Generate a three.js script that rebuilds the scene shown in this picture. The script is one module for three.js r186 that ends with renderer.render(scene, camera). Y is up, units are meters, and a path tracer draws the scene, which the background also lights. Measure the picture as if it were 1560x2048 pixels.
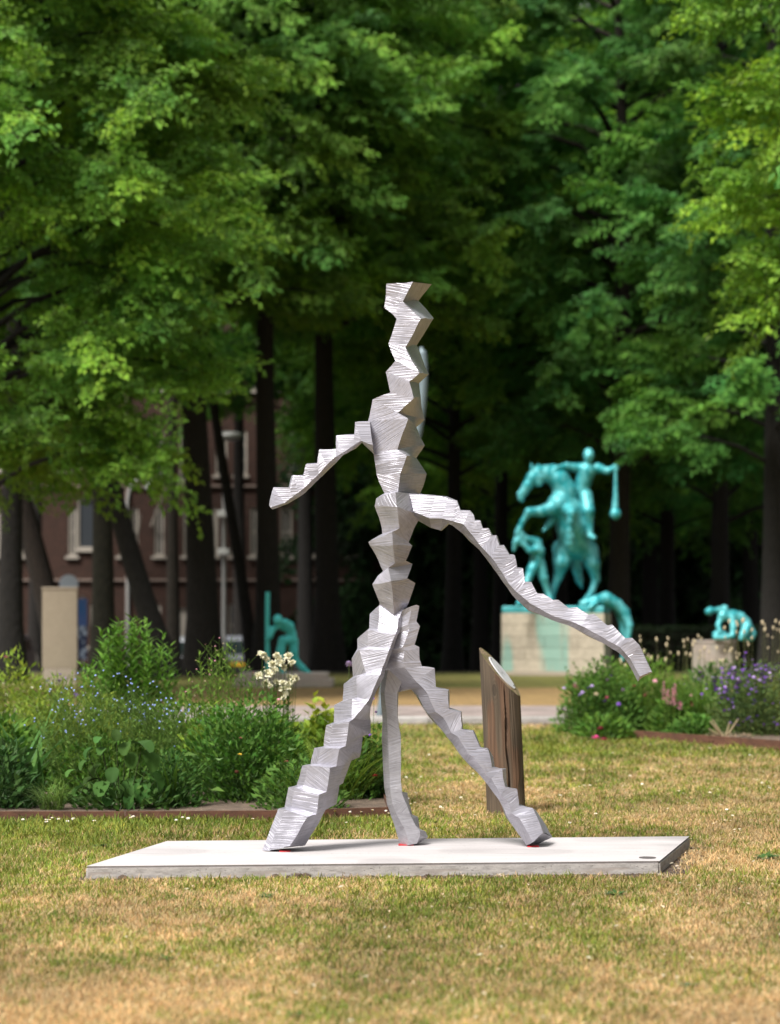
import * as THREE from 'three';
import { mergeGeometries } from 'three/addons/utils/BufferGeometryUtils.js';
import { RoundedBoxGeometry } from 'three/addons/geometries/RoundedBoxGeometry.js';

// ---------------------------------------------------------------- camera, sky, sun, exposure
const F = 4400, H = 1.35, CX = 780, HY = 1235;              // focal length in photo pixels, eye height, horizon row
const scene = new THREE.Scene();
const camera = new THREE.PerspectiveCamera(2 * Math.atan(1024 / F) * 180 / Math.PI, 1560 / 2048, 0.1, 600);
camera.position.set(0, H, 0);
camera.setViewOffset(1560, 2048, 0, -(HY - 1024), 1560, 2048);  // shifted lens: uprights stay upright
camera.focus = 12.6; camera.userData.fStop = 2.0;
scene.add(camera);
const renderer = new THREE.WebGLRenderer({ antialias: true });
renderer.toneMapping = THREE.LinearToneMapping;
renderer.toneMappingExposure = 2.9;
renderer.shadowMap.enabled = true;

const SUN = new THREE.Vector3(-0.37, 0.79, 0.49).normalize();
{ // bright overcast sky, a broad glow round the veiled sun, soft cloud mottling
  const W = 512, Hh = 256, data = new Float32Array(W * Hh * 4), v = new THREE.Vector3();
  for (let j = 0; j < Hh; j++) for (let i = 0; i < W; i++) {
    const ph = ((i + .5) / W - .5) * Math.PI * 2, th = ((j + .5) / Hh - .5) * Math.PI;
    v.set(Math.cos(ph) * Math.cos(th), Math.sin(th), Math.sin(ph) * Math.cos(th));
    const up = Math.max(0, v.y), cie = (1 + 2 * up) / 3;
    const c = Math.max(0, v.dot(SUN)), glow = 0.5 * c * c + 1.5 * Math.pow(c, 8);
    const cl = .85 + .15 * Math.sin(v.x * 7 + 2 * Math.sin(v.z * 5)) * Math.sin(v.y * 9 + 2 * Math.sin(v.x * 4));
    const L = v.y > -0.02 ? (0.30 * cie + 0.26 * glow) * cl : .12;
    const o = (j * W + i) * 4;
    data[o] = L * (1 + .02 * c); data[o + 1] = L; data[o + 2] = L * (1.07 - .05 * c); data[o + 3] = 1;
  }
  const sky = new THREE.DataTexture(data, W, Hh, THREE.RGBAFormat, THREE.FloatType);
  sky.mapping = THREE.EquirectangularReflectionMapping; sky.magFilter = sky.minFilter = THREE.LinearFilter; sky.needsUpdate = true;
  scene.background = sky; scene.environment = sky;
}
const sun = new THREE.DirectionalLight(new THREE.Color(1, .965, .91), 2.3);
sun.position.copy(SUN).multiplyScalar(60).add(new THREE.Vector3(0, 0, -25)); sun.target.position.set(0, 0, -25);
sun.castShadow = true; sun.shadow.radius = 38; sun.shadow.mapSize.set(4096, 4096);
Object.assign(sun.shadow.camera, { left: -40, right: 40, top: 45, bottom: -45, near: 1, far: 160 });
scene.add(sun, sun.target);

// ---------------------------------------------------------------- helpers
const V = (x, y, z) => new THREE.Vector3(x, y, z);
const P = (px, py, d) => V((px - CX) * d / F, H - (py - HY) * d / F, -d);
const G = (px, py) => { const d = F * H / (py - HY); return V((px - CX) * d / F, 0, -d); };
const gx = (px, d) => (px - CX) * d / F, gy = (py, d) => H - (py - HY) * d / F;
function rng(a) { return () => { a |= 0; a = a + 0x6D2B79F5 | 0; let t = Math.imul(a ^ a >>> 15, 1 | a); t = t + Math.imul(t ^ t >>> 7, 61 | t) ^ t; return ((t ^ t >>> 14) >>> 0) / 4294967296; }; }
const lerp = (a, b, t) => a + (b - a) * t, clamp = (x, a, b) => Math.min(b, Math.max(a, x));
const smooth = (a, b, x) => { const t = clamp((x - a) / (b - a), 0, 1); return t * t * (3 - 2 * t); };
function h3(x, y, z) { let n = Math.imul(x, 374761393) + Math.imul(y, 668265263) + Math.imul(z, 1274126177) | 0; n = Math.imul(n ^ n >>> 13, 1274126177); return ((n ^ n >>> 16) >>> 0) / 4294967296; }
function noise(x, y, z = 0) {
  const X = Math.floor(x), Y = Math.floor(y), Z = Math.floor(z), u = x - X, v = y - Y, w = z - Z, s = t => t * t * (3 - 2 * t), a = s(u), b = s(v), c = s(w);
  const l = (k) => lerp(lerp(h3(X, Y, k), h3(X + 1, Y, k), a), lerp(h3(X, Y + 1, k), h3(X + 1, Y + 1, k), a), b);
  return lerp(l(Z), l(Z + 1), c);
}
const fbm = (x, y, z = 0, o = 4) => { let s = 0, a = .5, f = 1; for (let i = 0; i < o; i++) { s += a * noise(x * f, y * f, z * f + i * 7); a *= .5; f *= 2.03; } return s / (1 - Math.pow(.5, o)); };
// tiling value noise on an n x m lattice, for textures
function tnoise(x, y, nx, ny, seed) {
  const X = Math.floor(x), Y = Math.floor(y), s = t => t * t * (3 - 2 * t), a = s(x - X), b = s(y - Y), q = (i, j) => h3(((i % nx) + nx) % nx, ((j % ny) + ny) % ny, seed);
  return lerp(lerp(q(X, Y), q(X + 1, Y), a), lerp(q(X, Y + 1), q(X + 1, Y + 1), a), b);
}
function tex(n, m, fn, srgb = false) {
  const d = new Uint8Array(n * m * 4);
  for (let j = 0; j < m; j++) for (let i = 0; i < n; i++) { const c = fn(i / n, j / m), o = (j * n + i) * 4; for (let k = 0; k < 3; k++) d[o + k] = clamp(Array.isArray(c) ? c[k] : c, 0, 1) * 255; d[o + 3] = 255; }
  const t = new THREE.DataTexture(d, n, m); t.wrapS = t.wrapT = THREE.RepeatWrapping; t.magFilter = THREE.LinearFilter; t.minFilter = THREE.LinearMipmapLinearFilter; t.generateMipmaps = true;
  if (srgb) t.colorSpace = THREE.SRGBColorSpace; t.needsUpdate = true; return t;
}
const C = (r, g, b) => new THREE.Color().setRGB(r, g, b);
const mat = (o) => new THREE.MeshStandardMaterial({ roughness: .8, side: THREE.DoubleSide, ...o });
const used = {};
function numbered(n) { const k = used[n] = (used[n] ?? -1) + 1; return k ? n + '_' + String(k).padStart(3, '0') : n; }
function shade(o) { o.traverse(c => { if (c.isMesh) { c.castShadow = c.receiveShadow = true; } }); return o; }
function tag(o, label, category, group, kind) { o.userData = { ...o.userData, label }; if (category) o.userData.category = category; if (group) o.userData.group = group; if (kind) o.userData.kind = kind; return o; }
function thing(name, label, category, at = V(0, 0, 0), group) { const o = new THREE.Group(); o.name = numbered(name); o.position.copy(at); scene.add(o); return tag(o, label, category, group); }
function part(parent, name, geo, m, kind) { const o = new THREE.Mesh(geo, m); o.name = name; o.castShadow = o.receiveShadow = true; if (kind) o.userData.kind = kind; parent.add(o); return o; }
function wpart(parent, name, geo, m, kind) { parent.updateWorldMatrix(true, false); geo.applyMatrix4(parent.matrixWorld.clone().invert()); return part(parent, name, geo, m, kind); }  // geometry given in world space
function structure(name, geo, m, label) { const o = new THREE.Mesh(geo, m); o.name = numbered(name); o.castShadow = o.receiveShadow = true; o.userData = { label, kind: 'structure' }; scene.add(o); return o; }
function geom(pos, idx, uv, col) { const g = new THREE.BufferGeometry(); g.setAttribute('position', new THREE.Float32BufferAttribute(pos, 3)); if (uv) g.setAttribute('uv', new THREE.Float32BufferAttribute(uv, 2)); if (col) g.setAttribute('color', new THREE.Float32BufferAttribute(col, 3)); if (idx) g.setIndex(idx); g.computeVertexNormals(); return g; }
const box = (w, h, d, x = 0, y = 0, z = 0, r = 0) => { const g = r ? new RoundedBoxGeometry(w, h, d, 1, r) : new THREE.BoxGeometry(w, h, d); g.translate(x, y, z); return g; };
// tapered tube through points [Vector3], radii
function tube(pts, rad, sides = 8, vs = 1, wob = 0, seed = 1) {
  const pos = [], uv = [], idx = []; let len = 0;
  const n = pts.length, t = V(), a = V(), b = V(), up = V(.31, .2, .93);
  for (let i = 0; i < n; i++) {
    t.subVectors(pts[Math.min(n - 1, i + 1)], pts[Math.max(0, i - 1)]).normalize();
    a.crossVectors(t, Math.abs(t.dot(up)) > .95 ? V(1, 0, 0) : up).normalize(); b.crossVectors(t, a);
    if (i) len += pts[i].distanceTo(pts[i - 1]);
    for (let s = 0; s <= sides; s++) {
      const q = s / sides * Math.PI * 2, c = Math.cos(q), d = Math.sin(q), w = 1 + (wob ? wob * (fbm(c * 1.5 + seed, d * 1.5 + 4, len * 1.2) - .5) : 0), r = rad[i] * w;
      pos.push(pts[i].x + (a.x * c + b.x * d) * r, pts[i].y + (a.y * c + b.y * d) * r, pts[i].z + (a.z * c + b.z * d) * r); uv.push(s / sides * Math.max(1, Math.round(rad[0] * 6.28 * vs)), len * vs);
    }
  }
  for (let i = 0; i < n - 1; i++) for (let s = 0; s < sides; s++) { const p = i * (sides + 1) + s, q = p + sides + 1; idx.push(p, p + 1, q, p + 1, q + 1, q); }
  return geom(pos, idx, uv);
}
const seg = (pts, n) => { const c = new THREE.CatmullRomCurve3(pts); return Array.from({ length: n + 1 }, (_, i) => c.getPoint(i / n)); };

// signed-distance body: capsules [ax,ay,az,ra, bx,by,bz,rb] joined smoothly, meshed by surface nets
function sdfBody(caps, cell, k) {
  const lo = [1e9, 1e9, 1e9], hi = [-1e9, -1e9, -1e9];
  for (const c of caps) for (let e = 0; e < 2; e++) for (let q = 0; q < 3; q++) { lo[q] = Math.min(lo[q], c[e * 4 + q] - c[e * 4 + 3]); hi[q] = Math.max(hi[q], c[e * 4 + q] + c[e * 4 + 3]); }
  const n = lo.map((l, q) => Math.ceil((hi[q] - l + cell * 6) / cell) + 1), o = lo.map(l => l - cell * 3), f = new Float32Array(n[0] * n[1] * n[2]).fill(1);
  const id = (i, j, l) => (l * n[1] + j) * n[0] + i, K = k;
  // each capsule writes only near itself
  for (const c of caps) {
    const R = Math.max(c[3], c[7]) + K * 1.5 + cell * 2, dx = c[4] - c[0], dy = c[5] - c[1], dz = c[6] - c[2], L2 = dx * dx + dy * dy + dz * dz || 1e-9;
    const a = [0, 1, 2].map(q => Math.max(0, Math.floor((Math.min(c[q], c[4 + q]) - R - o[q]) / cell))), b = [0, 1, 2].map(q => Math.min(n[q] - 1, Math.ceil((Math.max(c[q], c[4 + q]) + R - o[q]) / cell)));
    for (let l = a[2]; l <= b[2]; l++) for (let j = a[1]; j <= b[1]; j++) for (let i = a[0]; i <= b[0]; i++) {
      const x = o[0] + i * cell - c[0], y = o[1] + j * cell - c[1], z = o[2] + l * cell - c[2], t = clamp((x * dx + y * dy + z * dz) / L2, 0, 1);
      const d = Math.hypot(x - dx * t, y - dy * t, z - dz * t) - lerp(c[3], c[7], t), p = id(i, j, l), e = f[p], hh = clamp(.5 + .5 * (e - d) / K, 0, 1);
      f[p] = lerp(e, d, hh) - K * hh * (1 - hh);
    }
  }
  const pos = [], idx = [], vid = new Int32Array(f.length).fill(-1), E = [[0, 1], [0, 2], [0, 4], [1, 3], [1, 5], [2, 3], [2, 6], [3, 7], [4, 5], [4, 6], [5, 7], [6, 7]];
  for (let l = 0; l < n[2] - 1; l++) for (let j = 0; j < n[1] - 1; j++) for (let i = 0; i < n[0] - 1; i++) {
    const q = []; let m = 0; for (let s = 0; s < 8; s++) { q[s] = f[id(i + (s & 1), j + (s >> 1 & 1), l + (s >> 2))]; if (q[s] < 0) m++; }
    if (!m || m === 8) continue;
    let x = 0, y = 0, z = 0, w = 0;
    for (const [a, b] of E) if ((q[a] < 0) !== (q[b] < 0)) { const t = q[a] / (q[a] - q[b]); x += lerp(a & 1, b & 1, t); y += lerp(a >> 1 & 1, b >> 1 & 1, t); z += lerp(a >> 2, b >> 2, t); w++; }
    vid[id(i, j, l)] = pos.length / 3; pos.push(o[0] + (i + x / w) * cell, o[1] + (j + y / w) * cell, o[2] + (l + z / w) * cell);
  }
  const quad = (a, b, c, d, flip) => { if (a < 0 || b < 0 || c < 0 || d < 0) return; flip ? idx.push(a, c, b, a, d, c) : idx.push(a, b, c, a, c, d); };
  for (let l = 1; l < n[2] - 1; l++) for (let j = 1; j < n[1] - 1; j++) for (let i = 1; i < n[0] - 1; i++) {
    const s = f[id(i, j, l)] < 0;
    if (s !== f[id(i + 1, j, l)] < 0) quad(vid[id(i, j - 1, l - 1)], vid[id(i, j, l - 1)], vid[id(i, j, l)], vid[id(i, j - 1, l)], !s);
    if (s !== f[id(i, j + 1, l)] < 0) quad(vid[id(i - 1, j, l - 1)], vid[id(i - 1, j, l)], vid[id(i, j, l)], vid[id(i, j, l - 1)], !s);
    if (s !== f[id(i, j, l + 1)] < 0) quad(vid[id(i - 1, j - 1, l)], vid[id(i, j - 1, l)], vid[id(i, j, l)], vid[id(i - 1, j, l)], !s);
  }
  return geom(pos, idx, pos.flatMap((_, i) => i % 3 === 0 ? [pos[i] * 1.3 + pos[i + 2], pos[i + 1]] : []));
}

// ---------------------------------------------------------------- ground
const terrain = (x, z) => { const d = -z; return d > 55 ? -0.75 * smooth(55, 64, d) : 0; };
const greenness = (x, d) => {   // how green rather than straw-coloured the lawn is: worn and dried patches
  let g = fbm(x * .55 + 3, d * .4, 1, 3) * .9 + fbm(x * 2.3, d * 1.6, 5, 3) * .55 - .56;
  if (d < 30) { g += .1 * smooth(8, 11, d) - .13 * smooth(9, 6.5, d) + .24 * smooth(-.6, -2.2, x) * smooth(7, 9, d) - .16 * smooth(.6, 2.2, x) * smooth(17, 11, d); g += .28 * smooth(13.2, 14.2, d) * smooth(.6, -.4, x) + .3 * smooth(17, 22, d); }
  else if (d < 42.5) g = .02 + .25 * (fbm(x * .8, d * .5, 2, 3) - .5); else g = .8 + .3 * (fbm(x * .8, d * .5, 2, 3) - .5);
  return clamp(g, 0, 1);
};
const STRAW = [.46, .31, .13], GREEN = [.19, .23, .035];
{
  const xs = [], zs = [];
  for (let x = -300; x < -12; x += 24) xs.push(x); for (let x = -12; x <= 12; x += .15) xs.push(x); for (let x = 36; x <= 300; x += 24) xs.push(x);
  for (let d = -60; d < 4; d += 8) zs.push(d); for (let d = 4; d < 20; d += .12) zs.push(d); for (let d = 20; d < 70; d += .5) zs.push(d); for (let d = 70; d <= 420; d += 25) zs.push(d);
  const pos = [], uv = [], col = [], idx = [], N = xs.length;
  for (const d of zs) for (const x of xs) {
    const y = terrain(x, -d); pos.push(x, y, -d); uv.push(x / 1.3, d / 1.3);
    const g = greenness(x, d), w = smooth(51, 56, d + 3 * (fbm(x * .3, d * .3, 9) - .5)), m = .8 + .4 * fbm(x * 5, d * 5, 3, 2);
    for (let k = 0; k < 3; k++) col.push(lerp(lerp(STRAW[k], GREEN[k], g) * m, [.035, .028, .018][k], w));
  }
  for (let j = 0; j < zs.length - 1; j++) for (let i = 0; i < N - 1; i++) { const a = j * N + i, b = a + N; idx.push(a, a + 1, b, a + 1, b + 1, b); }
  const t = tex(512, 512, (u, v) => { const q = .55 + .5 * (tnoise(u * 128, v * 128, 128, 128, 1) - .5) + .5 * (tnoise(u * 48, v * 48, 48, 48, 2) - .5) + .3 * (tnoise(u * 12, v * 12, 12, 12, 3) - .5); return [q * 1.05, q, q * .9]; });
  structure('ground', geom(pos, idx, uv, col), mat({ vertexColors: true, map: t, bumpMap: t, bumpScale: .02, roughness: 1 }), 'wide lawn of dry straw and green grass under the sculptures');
}
// path crossing the lawn behind the flower beds: kerb, paving, far edge
{
  const strip = (name, d0, d1, y0, y1, m, label) => {
    const g = new THREE.BoxGeometry(70, y1 - y0, d1 - d0, 60, 1, 2); g.translate(0, (y0 + y1) / 2, -(d0 + d1) / 2);
    const u = g.attributes.uv, p = g.attributes.position; for (let i = 0; i < u.count; i++) u.setXY(i, p.getX(i) / 2, p.getZ(i) / 2);
    return structure(name, g, m, label);
  };
  const t = tex(256, 256, (u, v) => .62 + .35 * (tnoise(u * 100, v * 100, 100, 100, 4) - .5) + .3 * (tnoise(u * 9, v * 9, 9, 9, 5) - .5));
  strip('path', 28.55, 33.4, -.2, .012, mat({ map: t, bumpMap: t, bumpScale: .004, color: C(.42, .34, .31), roughness: .95 }), 'pinkish grey paved path crossing behind the sculpture');
  const kerb = new THREE.Group(); kerb.name = 'kerb'; kerb.userData = { label: 'pale stone kerb along the near side of the path', kind: 'structure' }; scene.add(kerb);
  const kg = box(.985, .24, .5, 0, -.05, 0, .012), km = [0, 1, 2].map(i => mat({ map: t, color: C(.46 + .05 * i, .43 + .05 * i, .40 + .05 * i), roughness: .9 }));
  for (let i = -14; i <= 14; i++) { const b = part(kerb, 'kerb_stone', kg, km[(i * i + 14) % 3]); b.position.set(i, 0, -28.3); }
  const gutter = tex(64, 64, (u, v) => .4 + .4 * tnoise(u * 32, v * 32, 32, 32, 8));
  strip('path_edge', 27.5, 28.04, -.2, .008, mat({ map: gutter, color: C(.26, .2, .15), roughness: 1 }), 'narrow dark strip of bare earth before the kerb');
}

// ---------------------------------------------------------------- materials shared by many things
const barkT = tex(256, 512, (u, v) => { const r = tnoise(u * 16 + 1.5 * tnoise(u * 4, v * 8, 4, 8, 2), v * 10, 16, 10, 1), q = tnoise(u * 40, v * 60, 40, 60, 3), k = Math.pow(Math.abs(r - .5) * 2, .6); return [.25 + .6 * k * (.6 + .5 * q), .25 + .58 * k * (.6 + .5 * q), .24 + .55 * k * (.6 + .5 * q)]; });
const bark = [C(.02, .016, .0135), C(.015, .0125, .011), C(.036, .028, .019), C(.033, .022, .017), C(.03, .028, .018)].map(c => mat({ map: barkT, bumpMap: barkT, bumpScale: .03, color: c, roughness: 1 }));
const leafMat = (o = {}) => new THREE.MeshPhysicalMaterial({ vertexColors: true, roughness: .85, transmission: .38, thickness: 0, specularIntensity: .3, side: THREE.DoubleSide, ...o });
const herb = leafMat({ transmission: .42 });
const petalMat = (r, g, b) => mat({ color: C(r, g, b), roughness: .9 });

// leaf collector
class LB {
  constructor() { this.p = []; this.i = []; this.c = []; }
  leaf(o, dir, up, len, wid, c, bend = .15, fold = .12) {
    const s = V().crossVectors(dir, up).normalize(), u = V().crossVectors(s, dir).normalize(), b = this.p.length / 3;
    const q = (f, w, h) => { const x = o.clone().addScaledVector(dir, f * len).addScaledVector(s, w * wid).addScaledVector(u, h * len); this.p.push(x.x, x.y, x.z); this.c.push(c[0], c[1], c[2]); };
    q(0, 0, 0); q(.42, .5, fold * wid / len - bend * .18); q(.42, -.5, fold * wid / len - bend * .18); q(.45, 0, -bend * .2); q(1, 0, -bend);
    this.i.push(b, b + 1, b + 3, b, b + 3, b + 2, b + 2, b + 3, b + 4, b + 3, b + 1, b + 4);
  }
  leaf2(o, dir, up, len, wid, c, bend = .1, fold = .2) {   // two-faced small leaf
    const s = V().crossVectors(dir, up).normalize(), u = V().crossVectors(s, dir).normalize(), b = this.p.length / 3;
    const q = (f, w, h) => { const x = o.clone().addScaledVector(dir, f * len).addScaledVector(s, w * wid).addScaledVector(u, h * len); this.p.push(x.x, x.y, x.z); this.c.push(c[0], c[1], c[2]); };
    q(0, 0, 0); q(.45, .5, fold * wid / len); q(.45, -.5, fold * wid / len); q(1, 0, -bend);
    this.i.push(b, b + 1, b + 3, b, b + 3, b + 2);
  }
  blade(o, dir, out, len, wid, c, curve = .5, n = 4) {   // a grass or iris blade that bends towards out
    const s = V().crossVectors(dir, out).normalize(), b = this.p.length / 3;
    for (let k = 0; k <= n; k++) {
      const t = k / n, w = wid * (1 - t * t) * .5 + (k === n ? 0 : .0004), q = o.clone().addScaledVector(dir, len * (t - curve * .35 * t * t)).addScaledVector(out, len * curve * t * t);
      for (const e of [-1, 1]) { this.p.push(q.x + s.x * w * e, q.y + s.y * w * e, q.z + s.z * w * e); this.c.push(c[0], c[1], c[2]); }
      if (k) { const a = b + k * 2; this.i.push(a - 2, a - 1, a, a - 1, a + 1, a); }
    }
  }
  stem(a, b, r, c, r2 = r * .6) {
    const d = V().subVectors(b, a).normalize(), s = V().crossVectors(d, V(.3, .1, .9)).normalize(), t = V().crossVectors(d, s), n = this.p.length / 3;
    for (const [q, w] of [[a, r], [b, r2]]) for (let k = 0; k < 3; k++) { const e = k * 2.094, x = q.clone().addScaledVector(s, Math.cos(e) * w).addScaledVector(t, Math.sin(e) * w); this.p.push(x.x, x.y, x.z); this.c.push(c[0], c[1], c[2]); }
    for (let k = 0; k < 3; k++) { const m = (k + 1) % 3; this.i.push(n + k, n + m, n + 3 + k, n + m, n + 3 + m, n + 3 + k); }
  }
  geo() { return geom(this.p, this.i, null, this.c); }
}
const vary = (c, r, a = .3) => { const k = 1 + (r() - .5) * 2 * a, h = (r() - .5) * a; return [c[0] * k * (1 + h), c[1] * k, c[2] * k * (1 - h * .5)]; };
const rdir = (r, y0 = -1, y1 = 1) => { const a = r() * 6.2832, y = lerp(y0, y1, r()), q = Math.sqrt(Math.max(0, 1 - y * y)); return V(Math.cos(a) * q, y, Math.sin(a) * q); };

// ---------------------------------------------------------------- trees: trunk, limbs, layered leaf sprays
function makeSpray(seed, nTw = 13, leaf = .085) {   // one leafy branch end about 1.1 m long, along +x: twigs all round it, leaves at every angle
  const r = rng(seed), b = new LB();
  const axis = t => V(1.0 * t, .14 * t - .26 * t * t, .12 * Math.sin(t * 3 + seed));
  for (let k = 0; k < nTw; k++) {
    const t = .1 + .9 * (k + r() * .6) / nTw, o = axis(t), side = k % 2 ? 1 : -1, L = (.22 + .36 * r()) * (1.15 - .65 * t);
    const dir = V(.7 + .3 * r(), -.25 + .75 * r(), side * (.55 + .5 * r())).normalize();
    const m = Math.ceil(L / .03);
    for (let q = 0; q < m; q++) {
      const f = q / m, w = o.clone().addScaledVector(dir, L * f).add(V((r() - .5) * .07, -.12 * f * f + (r() - .5) * .1, (r() - .5) * .07));
      const ld = dir.clone().add(V((r() - .3) * 1.2, -.35 - .7 * r(), (r() - .5) * 1.8)).normalize(), n = V((r() - .5) * 1.2, 1, (r() - .5) * 1.2);
      b.leaf2(w, ld, n, leaf * (.6 + .7 * r()), leaf * .68 * (.7 + .5 * r()), vary([1, 1, 1], r, .26), .25 * r(), .25);
    }
    b.stem(o, o.clone().addScaledVector(dir, L * .8), .003, [.5, .35, .3]);
  }
  for (let k = 0; k < 6; k++) b.stem(axis(k / 6), axis((k + 1) / 6), .006, [.5, .35, .3]);
  return b.geo();
}
const sprays = [11, 23, 37, 59].map(s => makeSpray(s));
const crownMat = leafMat({ transmission: .5 });
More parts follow.
